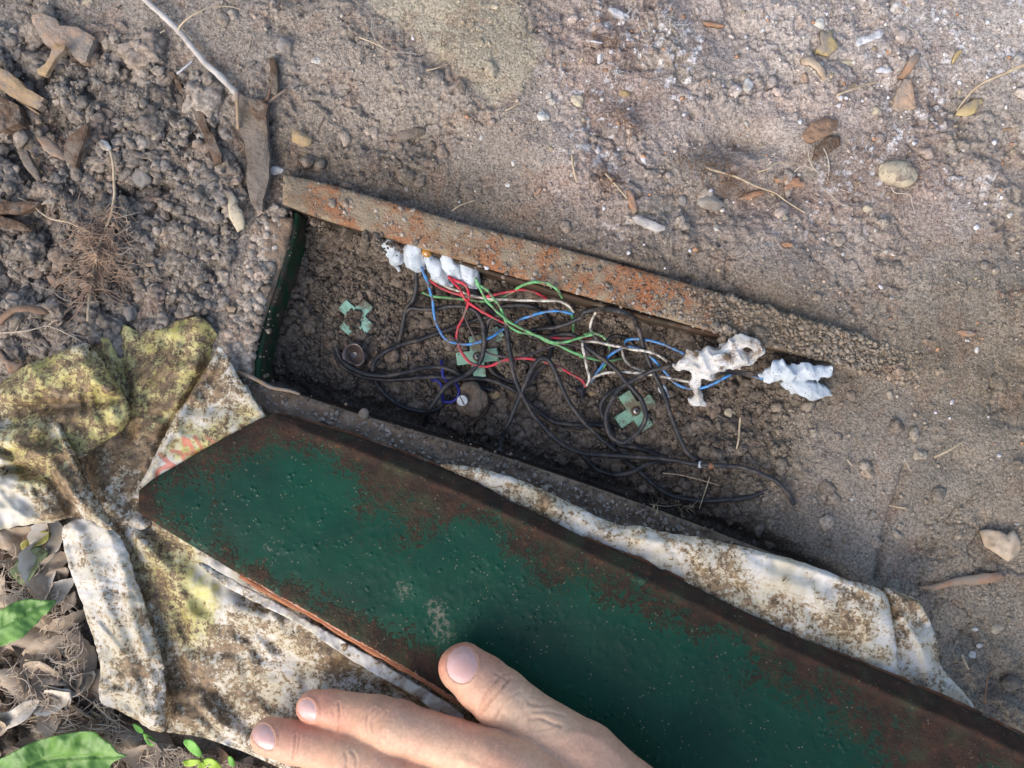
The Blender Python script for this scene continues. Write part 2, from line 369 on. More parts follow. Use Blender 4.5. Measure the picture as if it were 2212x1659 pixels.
def gz(x, y):                                        # soil height by bilinear lookup
    x = np.asarray(x, float); y = np.asarray(y, float)
    i = np.clip(np.searchsorted(gx, x) - 1, 0, nx - 2); j = np.clip(np.searchsorted(gy, y) - 1, 0, ny - 2)
    fx = np.clip((x - gx[i]) / (gx[i + 1] - gx[i]), 0, 1); fy = np.clip((y - gy[j]) / (gy[j + 1] - gy[j]), 0, 1)
    return (GZ[j, i] * (1 - fx) + GZ[j, i + 1] * fx) * (1 - fy) + (GZ[j + 1, i] * (1 - fx) + GZ[j + 1, i + 1] * fx) * fy
def gzu(u, v, up=0.0):                               # height of the soil seen at a sheet position
    u = np.asarray(u, float); v = np.asarray(v, float); z = np.zeros(u.shape)
    for _ in range(4): x, y = PX(u, v, z); z = gz(x, y) + up
    return z

# ------------------------------------------------------------------ buried steel box (walls, rims)
M_rimrust = mat('rusty_rim', (.36, .145, .065), (.24, .145, .08), scale=45, rough=.92, bump=1, bscale=900, dist=.0014, dust=.50, dustc=(.30, .235, .155), speck=(.52, .42, .27), speck_scale=1100, speck_t=.16, pits=((.055, .035, .025), 520, .555))
M_wallgreen = mat('green_inner_wall', (.006, .060, .025), (.015, .035, .015), scale=60, rough=.6, bump=.5, bscale=500, dust=.5, dustc=(.07, .05, .035))
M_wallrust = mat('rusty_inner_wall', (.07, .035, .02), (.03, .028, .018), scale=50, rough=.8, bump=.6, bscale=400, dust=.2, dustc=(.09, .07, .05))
M_dirtrim = mat('soil_caked_rim', (.30, .22, .15), (.19, .13, .085), scale=110, rough=.95, bump=1, bscale=800, dist=.0012, speck=(.42, .36, .28), speck_scale=1300, speck_t=.12)
box = empty('junction_box', (0, 0, -.03), 'rusty green steel box sunk in the soil with tangled wires inside', 'steel box')
RZ = .0035
def strip(name, top, bot, zt, zb, thick, m, step=6, rough_mm=.6, seed=1, parent=None, fade=None):
    """plate strip whose upper and lower image edges are given"""
    a = spline(top, 5); b = spline(bot, 5); o = np.vstack([a, b[::-1]])
    ta = lambda u: (u - a[:, 0].min()) / (np.ptp(a[:, 0]) + 1e-6)
    def zf(u, v):
        z = zt + (zb - zt) * np.clip(ta(u), 0, 1); x, y = PX(u, v, z)
        e = sstep(0, 9, np.abs(polysd(u, v, o)))
        z = z + (fbm(x * 1000 / 4, y * 1000 / 4, seed, 4) - .5) * 2 * rough_mm / 1000 + (e - 1) * .0009
        if fade is not None: z = z + fade(u, v)
        return z
    V, F, _, _ = inner_mesh(o, step, zf); V, F = thicken(V, F, thick)
    return link(name, mesh(name, V, F), m, parent)
# upper rim, left end rim, lower rim
strip('rim', [(612, 378), (702, 396), (907, 455), (1044, 494), (1215, 537), (1351, 574), (1480, 611), (1605, 648), (1720, 682), (1836, 716), (1990, 768)],
      [(610, 440), (702, 474), (822, 509), (941, 545), (1051, 578), (1159, 610), (1306, 650), (1430, 684), (1578, 727), (1656, 748), (1779, 780), (1836, 795), (1980, 838)],
      .0050, .0035, .005, M_rimrust, step=5, rough_mm=.6, seed=3, parent=box, fade=lambda u, v: -.0065 * sstep(1740, 1970, u))
box.children[0]['label'] = 'rust-flaked upper rim bar'
def dirt_end(o, m):
    me = o.data; n = len(me.vertices); co = np.empty(n * 3, np.float32); me.vertices.foreach_get('co', co); co = co.reshape(-1, 3); u, v = UV_of(co[:, 0], co[:, 1], .004)
    a = me.attributes.new('dirt', 'FLOAT', 'POINT'); a.data.foreach_set('value', (.9 * sstep(1330, 1700, u) + .45 * sstep(820, 640, u)).astype(np.float32))
    nt = m.node_tree; N = nt.nodes; b = N['Principled BSDF']; old = b.inputs['Base Color'].links[0].from_socket
    at = N.new('ShaderNodeAttribute'); at.attribute_name = 'dirt'; nz = N.new('ShaderNodeTexNoise'); nz.inputs['Scale'].default_value = 260; nz.inputs['Detail'].default_value = 7; nt.links.new(N.new('ShaderNodeNewGeometry').outputs['Position'], nz.inputs['Vector'])
    ad = N.new('ShaderNodeMath'); ad.operation = 'ADD'; nt.links.new(at.outputs['Fac'], ad.inputs[0]); nt.links.new(nz.outputs[0], ad.inputs[1]); r = N.new('ShaderNodeMapRange'); r.inputs[1].default_value = .88; r.inputs[2].default_value = 1.05; nt.links.new(ad.outputs[0], r.inputs[0])
    c2 = N.new('ShaderNodeMix'); c2.data_type = 'RGBA'; nt.links.new(nz.outputs[0], c2.inputs[0]); c2.inputs[6].default_value = (.13, .10, .068, 1); c2.inputs[7].default_value = (.27, .215, .145, 1)
    mx = N.new('ShaderNodeMix'); mx.data_type = 'RGBA'; nt.links.new(r.outputs[0], mx.inputs[0]); nt.links.new(old, mx.inputs[6]); nt.links.new(c2.outputs[2], mx.inputs[7]); nt.links.new(mx.outputs[2], b.inputs['Base Color'])
dirt_end(box.children[0], M_rimrust)
r2 = strip('rim', [(574, 470), (560, 560), (528, 650), (500, 730), (478, 800), (500, 838)][::-1], [(632, 470), (618, 540), (592, 620), (566, 700), (548, 775), (548, 830)][::-1],
           -.002, -.001, .005, M_dirtrim, step=5, rough_mm=2.0, seed=5, parent=box); r2['label'] = 'soil-caked left rim'
r3 = strip('rim', [(510, 808), (560, 832), (640, 852), (740, 885), (850, 918), (960, 950), (1080, 985), (1250, 1042), (1400, 1095), (1500, 1132), (1600, 1170), (1750, 1228), (1910, 1296)],
           [(530, 850), (570, 892), (650, 920), (760, 955), (860, 990), (960, 1020), (1080, 1058), (1180, 1090), (1300, 1135), (1440, 1172), (1540, 1192), (1640, 1215), (1780, 1262), (1905, 1312)],
           .001, -.001, .005, M_dirtrim, step=5, rough_mm=1.1, seed=6, parent=box); r3['label'] = 'brown soil-caked lower rim'
def wall(name, line, z0, z1, m, thick_u, lab):
    """vertical wall under an edge: line in sheet units at height z0, straight down to z1"""
    a = spline(line, 6); x, y = PX(a[:, 0], a[:, 1], z0); n = len(a)
    cx, cy = PX(1150, 800, z0); tx = np.gradient(x); ty = np.gradient(y); l = np.hypot(tx, ty); nxn, nyn = -ty / l, tx / l
    s = np.sign((cx - x) * nxn + (cy - y) * nyn); nxn *= -s; nyn *= -s
    t = thick_u * MM; rows = []
    K = 8
    for k in range(K + 1):
        zz = z0 - .0012 + (z1 - z0) * k / K; w = (fbm(x * 1000 / 9, y * 1000 / 9 + k * 1.7, 77, 3) - .5) * .0012
        rows.append(np.stack([x + nxn * w, y + nyn * w, np.full(n, zz)], -1))
    for k in (K, 0):
        zz = z0 - .0012 + (z1 - z0) * k / K; rows.append(np.stack([x + nxn * t, y + nyn * t, np.full(n, zz)], -1))
    V = np.vstack(rows); R = K + 3; F = []
    for k in range(R):
        k2 = (k + 1) % R
        for i in range(n - 1): F.append([k * n + i, k * n + i + 1, k2 * n + i + 1, k2 * n + i])
    o = link(name, mesh(name, V, F), m, box); o['label'] = lab
wall('wall', [(642, 460), (628, 530), (604, 610), (578, 690), (558, 770), (554, 826)], -.003, -.045, M_wallgreen, 8, 'green painted left wall')
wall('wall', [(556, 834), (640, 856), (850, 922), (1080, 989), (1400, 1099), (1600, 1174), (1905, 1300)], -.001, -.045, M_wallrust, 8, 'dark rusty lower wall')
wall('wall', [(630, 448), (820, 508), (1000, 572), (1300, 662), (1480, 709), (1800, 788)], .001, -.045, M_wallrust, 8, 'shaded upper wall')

gu_, gv_ = UV_of(GX, GY, .002)
for rp, hz in ((RIMS[0], .0042), (RIMS[1], .0005)):
    m_ = (polysd(gu_, gv_, rp) > 2) & (gu_ < 1960); GZ[m_] = np.maximum(GZ[m_], (hz - .0065 * sstep(1740, 1970, gu_))[m_])
# ------------------------------------------------------------------ crumbs and clods (soil nobody could count)
def scatter(name, n, region, rlo, rhi, sub, lift, label, power=2.2, flat=.75, tint=1.0, rough=.35, dens=None, colfix=None, mt=None, fine=0.0):
    region = np.asarray(region, float); lo = region.min(0); hi = region.max(0); u = []; v = []
    c = 0
    while c < n:
        a = RNG.uniform(lo[0], hi[0], n * 3); b = RNG.uniform(lo[1], hi[1], n * 3); m = polysd(a, b, region) > 0
        if dens is not None: m &= RNG.random(n * 3) < dens(a, b)
        u.append(a[m]); v.append(b[m]); c += m.sum()
    u = np.concatenate(u)[:n]; v = np.concatenate(v)[:n]
    r = (rlo + (rhi - rlo) * RNG.random(n) ** power) / 1000
    z = gzu(u, v); x, y = PX(u, v, z); cen = np.stack([x, y, z + r * lift], -1)
    V, F, nv = lumps(cen, r, sub, flat, rough, fine=fine)
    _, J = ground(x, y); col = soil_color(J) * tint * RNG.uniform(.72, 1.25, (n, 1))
    if colfix is not None: col = colfix(col, n)
    me = mesh(name, V, F, np.repeat(col, nv, 0))
    if rhi > 2:
        for (cx, cy, cz), rr_ in zip(cen, r):
            if rr_ < .0012: continue
            i0, i1 = np.searchsorted(gx, (cx - rr_, cx + rr_)); j0, j1 = np.searchsorted(gy, (cy - rr_, cy + rr_))
            if i1 <= i0 or j1 <= j0: continue
            d2 = ((gx[i0:i1][None] - cx) ** 2 + (gy[j0:j1][:, None] - cy) ** 2) / rr_ ** 2
            GZ[j0:j1, i0:i1] = np.maximum(GZ[j0:j1, i0:i1], np.where(d2 < 1, cz + rr_ * flat * .8 * np.sqrt(np.clip(1 - d2, 0, 1)), -9))
    return tag(link(name, me, mt or M_clod, recentre=False), label, kind='stuff')
PITIN = np.array([(655, 470), (820, 516), (1000, 580), (1300, 670), (1480, 716), (1800, 800), (1975, 860), (2010, 1010), (1960, 1180), (1880, 1270), (1600, 1145), (1400, 1064), (1080, 950), (850, 880), (680, 822), (592, 790), (600, 720), (640, 560)], float)
pd = lambda a, b: np.clip(1.02 - sstep(820, 1230, axis_t(a, b)), .02, 1)
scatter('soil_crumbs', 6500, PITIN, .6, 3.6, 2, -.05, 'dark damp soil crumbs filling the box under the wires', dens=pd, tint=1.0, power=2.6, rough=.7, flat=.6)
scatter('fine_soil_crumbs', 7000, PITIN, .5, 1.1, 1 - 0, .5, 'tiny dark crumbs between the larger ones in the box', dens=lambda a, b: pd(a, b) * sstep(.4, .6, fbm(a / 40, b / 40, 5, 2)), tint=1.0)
scatter('soil_clods', 300, LEFTC, 3.2, 8.5, 4, .0, 'rough grey-brown clods in the dug soil at the left', power=2.2, dens=lambda a, b: sstep(.35, .6, fbm(a / 90, b / 90, 3, 2)) * (.25 + .75 * sstep(250, 400, b)), rough=.7, tint=1.0, fine=.3, flat=.6)
scatter('small_clods', 3600, LEFTC, .5, 3.4, 2, .0, 'small soil lumps between the clods at the left', power=2.8, tint=1.1, rough=.75, flat=.6)
ALL = [(-40, -40), (2260, -40), (2260, 1500), (2140, 1520), (1900, 1280), (1500, 1120), (620, 860), (470, 800), (180, 740), (-40, 800)]
scatter('soil_grit', 5200, ALL, .35, 1.15, 1 - 0, .35, 'loose grit strewn over the soil surface', power=3, tint=1.15, dens=lambda a, b: .25 + .75 * sstep(.42, .62, fbm(a / 70, b / 70, 9, 3)))
scatter('loose_clods', 260, ALL, 1.5, 4.2, 2, .05, 'loose lumps on the trodden soil round the box', power=2.5, tint=1.05, dens=lambda a, b: sstep(.5, .66, fbm(a / 80, b / 80, 19, 3)), rough=.4, fine=.1)
scatter('rim_grit', 1500, RIMS[1], .35, 1.3, 2, .2, 'loose earth grains lying on the lower rim', power=2.5, tint=1.0, rough=.5)
scatter('bar_grit', 3200, RIMS[0], .3, 1.3, 2, .1, 'earth grains stuck on the rusty bar', power=3, tint=1.2, rough=.5, dens=lambda a, b: .12 + .9 * sstep(1350, 1700, a))
scatter('end_rim_grit', 1100, [(560, 455), (612, 450), (600, 560), (560, 700), (535, 800), (495, 810), (490, 740), (530, 620)], .5, 3.0, 2, .2, 'earth crumbs caked over the left rim', power=2, rough=.5)
def palecol(col, n):
    pal = np.array([(.62, .62, .63), (.55, .52, .46), (.42, .24, .14), (.5, .48, .5), (.36, .30, .2)]); return pal[RNG.integers(0, 5, n)] * RNG.uniform(.8, 1.1, (n, 1))
M_bit = mat('pale_bit', None, attr=True, scale=900, bump=.5, bscale=1200, rough=.8)
scatter('pale_flecks', 520, [(520, -20), (2240, -20), (2240, 1250), (1960, 800), (1500, 600), (900, 420)], .3, 1.5, 1, .3, 'pale lime and shell flecks in the soil', power=3.2, colfix=palecol, mt=M_bit,
        dens=lambda a, b: sstep(900, 1500, a) * (.15 + .85 * sstep(650, 100, b)) + .06)
# thin dirt hiding the centre of the half buried clip, and caked on rims

# ------------------------------------------------------------------ the lid: plane through three measured corners
def fitplane(pts):
    A = []; B = []
    for (u, v, z) in pts: x, y = PX(u, v, z); A.append((float(x), float(y), 1)); B.append(z)
    return np.linalg.solve(np.array(A), np.array(B))
LP = fitplane([(303, 1055, .016), (592, 896, .015), (2180, 1600, .046)])
def lidz(u, v, up=0.0):                              # height where the view ray meets the lid
    a = (np.asarray(u, float) * S - 512) / FPX; b = -(np.asarray(v, float) * S - 384) / FPX; h = H
    return (LP[0] * a * h + LP[1] * b * h + LP[2] + up) / (1 + LP[0] * a + LP[1] * b)
M_lid = None
def lid_material():
    m = bpy.data.materials.new('painted_rusty_lid'); m.use_nodes = True; nt = m.node_tree; N = nt.nodes; L = nt.links; b = N['Principled BSDF']
    pos = N.new('ShaderNodeNewGeometry').outputs['Position']
    def noise(s, d=6, r=.6):
        n = N.new('ShaderNodeTexNoise'); n.inputs['Scale'].default_value = s; n.inputs['Detail'].default_value = d; n.inputs['Roughness'].default_value = r; L.new(pos, n.inputs['Vector']); return n.outputs[0]
    def rng(x, a, c, p=0, q=1):
        r = N.new('ShaderNodeMapRange'); r.inputs[1].default_value = a; r.inputs[2].default_value = c; r.inputs[3].default_value = p; r.inputs[4].default_value = q; L.new(x, r.inputs[0]); return r.outputs[0]
    def mathn(op, a, c):
        q = N.new('ShaderNodeMath'); q.operation = op
        for s_, x in zip(q.inputs, (a, c)):
            if hasattr(x, 'node'): L.new(x, s_)
            else: s_.default_value = x
        return q.outputs[0]
    def mix(f, A, B):
        q = N.new('ShaderNodeMix'); q.data_type = 'RGBA'
        for s_, val in ((q.inputs[0], f), (q.inputs[6], A), (q.inputs[7], B)):
            if hasattr(val, 'node'): L.new(val, s_)
            elif isinstance(val, (int, float)): s_.default_value = val
            else: s_.default_value = (*val, 1)
        return q.outputs[2]
    at = N.new('ShaderNodeAttribute'); at.attribute_name = 'rust'; rust = at.outputs['Fac']
    ad = N.new('ShaderNodeAttribute'); ad.attribute_name = 'dust'; dust = ad.outputs['Fac']
    ao = N.new('ShaderNodeAttribute'); ao.attribute_name = 'edge'; edge = ao.outputs['Fac']
    n1 = mathn('SUBTRACT', noise(85, 8, .65), .5); fine = mathn('SUBTRACT', noise(520, 5, .7), .5)
    q = mathn('ADD', mathn('ADD', rust, mathn('MULTIPLY', n1, 2.1)), mathn('MULTIPLY', fine, 3.4))
    mask = rng(q, .40, .78)
    green = mix(rng(noise(35, 4), .35, .65), (.004, .048, .026), (.004, .031, .019))
    green = mix(rng(noise(140, 6, .7), .60, .70), green, (.006, .060, .034))
    rustc = mix(rng(noise(150, 7), .4, .62), (.030, .021, .015), (.055, .029, .019))
    rustc = mix(rng(noise(60, 4), .5, .62), rustc, (.045, .042, .024))
    rustc = mix(rng(noise(300, 4), .64, .72), rustc, (.12, .05, .026))
    thin = rng(q, .12, .50); col = mix(mathn('MULTIPLY', thin, .7), green, (.022, .040, .020)); col = mix(mask, col, rustc)
    orange = mix(rng(noise(420, 6), .4, .6), (.42, .16, .075), (.50, .30, .22)); col = mix(rng(mathn('ADD', edge, mathn('MULTIPLY', fine, .9)), .5, .6), col, orange)
    v = N.new('ShaderNodeTexVoronoi'); v.inputs['Scale'].default_value = 620; L.new(pos, v.inputs['Vector'])
    sp = mathn('MULTIPLY', rng(v.outputs['Distance'], .13, .20, 1, 0), rng(noise(230, 3), .55, .6)); col = mix(mathn('MULTIPLY', sp, .7), col, (.30, .25, .16))
    dm = rng(mathn('ADD', dust, mathn('MULTIPLY', fine, 1.3)), .45, .7); col = mix(mathn('MULTIPLY', dm, .7), col, (.23, .20, .15))
    L.new(col, b.inputs['Base Color']); L.new(mathn('ADD', mathn('MULTIPLY', mask, .42), .42), b.inputs['Roughness']); b.inputs['Specular IOR Level'].default_value = .16
    v2 = N.new('ShaderNodeTexVoronoi'); v2.inputs['Scale'].default_value = 330; L.new(pos, v2.inputs['Vector'])
    bub = mathn('MULTIPLY', rng(v2.outputs['Distance'], .1, .42, 1, 0), rng(noise(110, 3), .52, .66))
    hgt = mathn('ADD', mathn('MULTIPLY', bub, .8), mathn('ADD', mathn('MULTIPLY', mathn('MULTIPLY', fine, 2.2), mathn('ADD', mask, .12)), mathn('MULTIPLY', mask, .7)))
    bp = N.new('ShaderNodeBump'); bp.inputs['Strength'].default_value = .8; bp.inputs['Distance'].default_value = .0009; L.new(hgt, bp.inputs['Height']); bp.inputs['Strength'].default_value = .6; L.new(bp.outputs[0], b.inputs['Normal'])
    return m
M_lid = lid_material()
LTOP = [(592, 892), (660, 912), (760, 940), (880, 982), (1000, 1030), (1100, 1082), (1180, 1122), (1290, 1176), (1400, 1218), (1500, 1268), (1600, 1318), (1700, 1366), (1800, 1410), (1950, 1470), (2110, 1540), (2212, 1592), (2420, 1690)]
LFOLD = [(640, 925), (760, 968), (1000, 1066), (1300, 1208), (1600, 1352), (1900, 1490), (2110, 1580), (2400, 1725)]
LBOT = [(300, 1108), (380, 1158), (450, 1200), (520, 1243), (600, 1290), (680, 1332), (750, 1375), (830, 1420), (900, 1460), (980, 1510), (1100, 1580), (1300, 1700), (1500, 1820), (1640, 1900)]
outl = LTOP + [(2500, 2000), (2000, 2150)] + LBOT[::-1] + [(300, 1060), (330, 1035), (450, 965), (560, 905)]
def lid_face():
    bl = LBOT; tp = LTOP
    def zf(u, v):
        z = lidz(u, v); x, y = PX(u, v, z)
        df = lined(u, v, LFOLD); above = (v < np.interp(u, [p[0] for p in LFOLD], [p[1] for p in LFOLD]))
        drop = np.where(above & (u > 600), np.minimum(df, 60) / 60 * .009, 0) * sstep(600, 700, u)
        e = polysd(u, v, np.array(outl, float)); drop += .0016 * np.exp(-(np.maximum(e, 0) / 7) ** 2)
        crest = .0011 * np.exp(-(df / 9) ** 2)
        w = (fbm(x * 1000 / 40, y * 1000 / 40, 4, 3) - .5) * .0022 + (fbm(x * 1000 / 6, y * 1000 / 6, 14, 3) - .5) * .0002
        blister = np.maximum(0, .30 - worley(x * 1000 / 5.5, y * 1000 / 5.5, 9)) * .0009 * sstep(.50, .58, fbm(x * 1000 / 25, y * 1000 / 25, 10, 2))
        return z - drop + crest + w + blister
    V, F, u, v = inner_mesh(outl, 5.2, zf)
    e = polysd(u, v, np.array(outl, float)); dbot = lined(u, v, LBOT); dtop = lined(u, v, LTOP); dlft = lined(u, v, [(300, 1108), (300, 1060), (592, 895)])
    rust = -.16 + .72 * np.exp(-(dbot / 62) ** 2) + .95 * np.exp(-(dtop / 72) ** 2) + .75 * np.exp(-(dlft / 50) ** 2) + .30 * sstep(1550, 2100, u) + .28 * np.exp(-(dtop / 190) ** 2)
    for (a, b_, r, k) in [(830, 1030, 60, .6), (900, 1110, 55, .6), (860, 1190, 45, .45), (960, 1075, 55, .5), (1100, 1190, 60, .55), (1180, 1230, 60, .55), (1330, 1290, 55, .5), (1400, 1330, 50, .4),
                          (1500, 1350, 50, .4), (1600, 1470, 60, .4), (1700, 1480, 60, .45), (1850, 1560, 60, .45), (1950, 1620, 70, .6), (2050, 1640, 80, .7), (640, 1290, 30, .5), (740, 1330, 40, .5), (800, 1370, 45, .5),
                          (890, 1430, 45, .6), (930, 1450, 50, .6), (470, 1130, 30, .4), (560, 1240, 35, .5), (780, 1100, 25, .45)]:
        rust = rust + k * np.exp(-(((u - a) ** 2 + (v - b_) ** 2) / r ** 2))
    for (a, b_, r, k) in [(650, 1060, 75, .8), (600, 1150, 80, .6), (1010, 1210, 80, .5), (1080, 1290, 90, .7), (1300, 1450, 130, .8), (1500, 1560, 150, .7), (850, 1270, 60, .4), (1700, 1650, 110, .6)]:
        rust = rust - k * np.exp(-(((u - a) ** 2 + (v - b_) ** 2) / r ** 2))
    dust = .55 * np.exp(-((u - 870) ** 2 + (v - 1275) ** 2) / 34 ** 2) + .5 * np.exp(-((u - 942) ** 2 + (v - 1312) ** 2) / 40 ** 2) + .45 * np.exp(-((u - 960) ** 2 + (v - 1375) ** 2) / 45 ** 2) + .3 * np.exp(-(dbot / 60) ** 2) + .4 * np.exp(-((u - 590) ** 2 + (v - 1185) ** 2) / 50 ** 2)
    edge = .85 * np.exp(-(dbot / 6) ** 2) * sstep(430, 560, u)
    n = len(V); V2, F2 = thicken(V, F, .0022); dd = lambda a: np.concatenate([a, a])
    return mesh('painted_panel', V2, F2, attrs=dict(rust=dd(rust), dust=dd(dust), edge=dd(edge)))
lx, ly = PX(1300, 1400, float(lidz(1300, 1400)))
lid = empty('box_lid', (float(lx), float(ly), float(lidz(1300, 1400)) - .01), 'rusty green painted steel lid lying tilted under the hand', 'metal lid')
link('painted_panel', lid_face(), M_lid, lid)
def flange(name, line, inn, dz, m, lab):             # turned-down edge, a rolled rust-swollen lip
    a = spline(line, 4); b = a + np.array(inn); z = lidz(a[:, 0], a[:, 1]) - .0015; pts = P(a[:, 0], a[:, 1], z - dz); w = fbm(a[:, 0] / 14, a[:, 1] / 14, 7, 3)
    pts[:, 2] += (w - .5) * .0015; o = link(name, tube_mesh(name, pts, .0009 + .0010 * w, 7), m, lid); o['label'] = lab
M_lip = mat('rust_scale', (.07, .035, .02), (.20, .085, .04), scale=110, rough=.95, bump=1, bscale=900, dist=.001, dust=.2)
M_lip2 = mat('orange_rust', (.42, .17, .08), (.30, .11, .05), scale=120, rough=.95, bump=1, bscale=1100, dist=.0006, speck=(.6, .45, .36))
flange('flange', LTOP, (0, 10), .008, M_lip, 'rust-swollen lip of the lid'); flange('flange', LBOT[3:], (0, -8), .0012, M_lip2, 'bright orange rusty lower lip')

# ------------------------------------------------------------------ muddy plastic sack
def sack_material():
    m = bpy.data.materials.new('muddy_plastic'); m.use_nodes = True; nt = m.node_tree; N = nt.nodes; L = nt.links; b = N['Principled BSDF']
    pos = N.new('ShaderNodeNewGeometry').outputs['Position']
    def noise(s, d=6, r=.6):
        n = N.new('ShaderNodeTexNoise'); n.inputs['Scale'].default_value = s; n.inputs['Detail'].default_value = d; n.inputs['Roughness'].default_value = r; L.new(pos, n.inputs['Vector']); return n.outputs[0]
    def rng(x, a, c, p=0, q=1):
        r = N.new('ShaderNodeMapRange'); r.inputs[1].default_value = a; r.inputs[2].default_value = c; r.inputs[3].default_value = p; r.inputs[4].default_value = q; L.new(x, r.inputs[0]); return r.outputs[0]
    def mathn(op, a, c):
        q = N.new('ShaderNodeMath'); q.operation = op
        for s_, x in zip(q.inputs, (a, c)):
            if hasattr(x, 'node'): L.new(x, s_)
            else: s_.default_value = x
        return q.outputs[0]
    def mix(f, A, B):
        q = N.new('ShaderNodeMix'); q.data_type = 'RGBA'
        for s_, val in ((q.inputs[0], f), (q.inputs[6], A), (q.inputs[7], B)):
            if hasattr(val, 'node'): L.new(val, s_)
            elif isinstance(val, (int, float)): s_.default_value = val
            else: s_.default_value = (*val, 1)
        return q.outputs[2]
    def att(n):
        a = N.new('ShaderNodeAttribute'); a.attribute_name = n; return a.outputs['Fac']
    mud, yel, red = att('mud'), att('yellow'), att('red')
    n1 = noise(130, 6, .62); n2_ = noise(480, 6, .7); n3_ = noise(1100, 3, .6)
    col = mix(rng(noise(50, 3), .4, .6), (.55, .525, .47), (.47, .425, .32))
    yc = mix(rng(noise(90, 4), .4, .62), (.58, .53, .22), (.36, .33, .07)); col = mix(rng(mathn('ADD', yel, mathn('MULTIPLY', mathn('SUBTRACT', n1, .5), 1.6)), .35, .75), col, yc)
    col = mix(mathn('MULTIPLY', rng(mathn('ADD', red, mathn('MULTIPLY', mathn('SUBTRACT', n2_, .5), 1.2)), .4, .6), .8), col, (.50, .11, .07))
    q = mathn('ADD', mathn('ADD', mud, mathn('MULTIPLY', mathn('SUBTRACT', n1, .5), 2.0)), mathn('ADD', mathn('MULTIPLY', mathn('SUBTRACT', n2_, .5), 2.4), mathn('MULTIPLY', mathn('SUBTRACT', n3_, .5), 1.3)))
    wash = rng(q, .10, .58); col = mix(mathn('MULTIPLY', wash, .75), col, (.36, .27, .135))
    dirt = mix(rng(noise(380, 6, .7), .42, .58), (.25, .165, .085), (.080, .050, .028)); col = mix(mathn('MULTIPLY', rng(q, .53, .68), .95), col, dirt)
    L.new(col, b.inputs['Base Color']); b.inputs['Roughness'].default_value = .55; b.inputs['Specular IOR Level'].default_value = .35
    b.inputs['Subsurface Weight'].default_value = .0
    bp = N.new('ShaderNodeBump'); bp.inputs['Strength'].default_value = .5; bp.inputs['Distance'].default_value = .0006
    L.new(mathn('ADD', noise(260, 5, .6), mathn('MULTIPLY', rng(q, .5, .7), .8)), bp.inputs['Height']); L.new(bp.outputs[0], b.inputs['Normal'])
    return m
M_sack = sack_material()
sx, sy = PX(400, 1250, .01)
sack = empty('plastic_sack', (float(sx), float(sy), 0), 'mud-stained white plastic sack crumpled left of and beneath the green lid', 'plastic sack')
def blobs(u, v, L_):
    s = 0 * u
    for (a, b, r, k) in L_: s = s + k * np.exp(-(((u - a) ** 2 + (v - b) ** 2) / r ** 2))
    return s
def sheet(name, outline, base, folds=(), step=4.5, crump=1.8, cs=14, mud=.4, muds=(), yel=-.6, yels=(), reds=None, curl=(10, .003), seed=1, lab=None, parent=None, bulge=None, thick=.00045, smooth_n=3):
    """folds: (polyline, height mm, width sheet units, side 0 ridge / +-1 step)"""
    o = spline(outline, 6, True); rj = np.random.default_rng(seed); o = o + rj.normal(0, .9, o.shape)
    def zf(u, v):
        z = base(u, v); x, y = PX(u, v, z); X = x * 1000; Y = y * 1000
        for (pl, h, w) in folds:
            d = lined(u, v, spline(pl, 5)); z = z + h / 1000 * np.exp(-(d / w) ** 2)
        e = np.maximum(polysd(u, v, o), 0)
        if bulge: z = z + bulge[0] / 1000 * np.sqrt(np.clip(1 - (1 - np.clip(e / bulge[1] + .12, 0, 1)) ** 2, 0, 1)) * .7
        tri = lambda t: np.abs((t % 1) * 2 - 1)
        rs = np.random.default_rng(seed); q = 0 * u
        for kk in range(9):
            a_ = rs.uniform(0, math.pi); lam = cs * (rs.uniform(.8, 2.6) if kk < 5 else rs.uniform(.3, .55)); ph = (X * math.cos(a_) + Y * math.sin(a_)) / lam + fbm(X / 35, Y / 35, seed + kk, 2) * 3.2
            q = q + (tri(ph) - .5) * sstep(.35, .6, fbm(X / 18, Y / 18, seed + 20 + kk, 2)) * lam / cs * (.8 if kk < 5 else .38)
        z = z + q * crump / 1000 + (fbm(X / 30, Y / 30, seed + 3, 2) - .5) * crump * 1.0 / 1000
        z = z + (ridged(X / 5.5 + fbm(X / 5, Y / 5, seed + 8, 2) * 1.3, Y / 5.5, seed + 9, 2) - .55) * crump * .10 / 1000
        return z - curl[1] * .5 * np.exp(-(e / curl[0]) ** 1.5) + (fbm(u / 9, v / 9, seed + 40, 2) - .5) * .002 * np.exp(-e / 8)
    V, F, u, v = inner_mesh(o, step, zf); x, y = V[:, 0] * 1000, V[:, 1] * 1000
    md = mud + .06 + blobs(u, v, muds) + (fbm(x / 26, y / 26, seed + 5, 3) - .5) * .75; ye = yel + .15 + 1.15 * blobs(u, v, yels) + 0 * u; rd = reds(u, v) if reds else np.zeros(len(u)) - 1
    V2, F2 = thicken(V, F, thick); dd = lambda a: np.concatenate([a, a])
    ob = link(name, mesh(name, V2, F2, attrs=dict(mud=dd(md), yellow=dd(ye), red=dd(rd))), M_sack, parent or sack)
    if lab: ob['label'] = lab
    return ob
def over(u0, m=.0): return lambda u, v: np.full(np.shape(u), m)
def groundish(up):
    def f(u, v):
        z = np.zeros(np.shape(u))
        return z + up
    return f
def underlid(top, drop):                             # rises towards the lid, never through it
    def f(u, v): return np.minimum(np.full(np.shape(u), top), lidz(u, v) - drop)
    return f
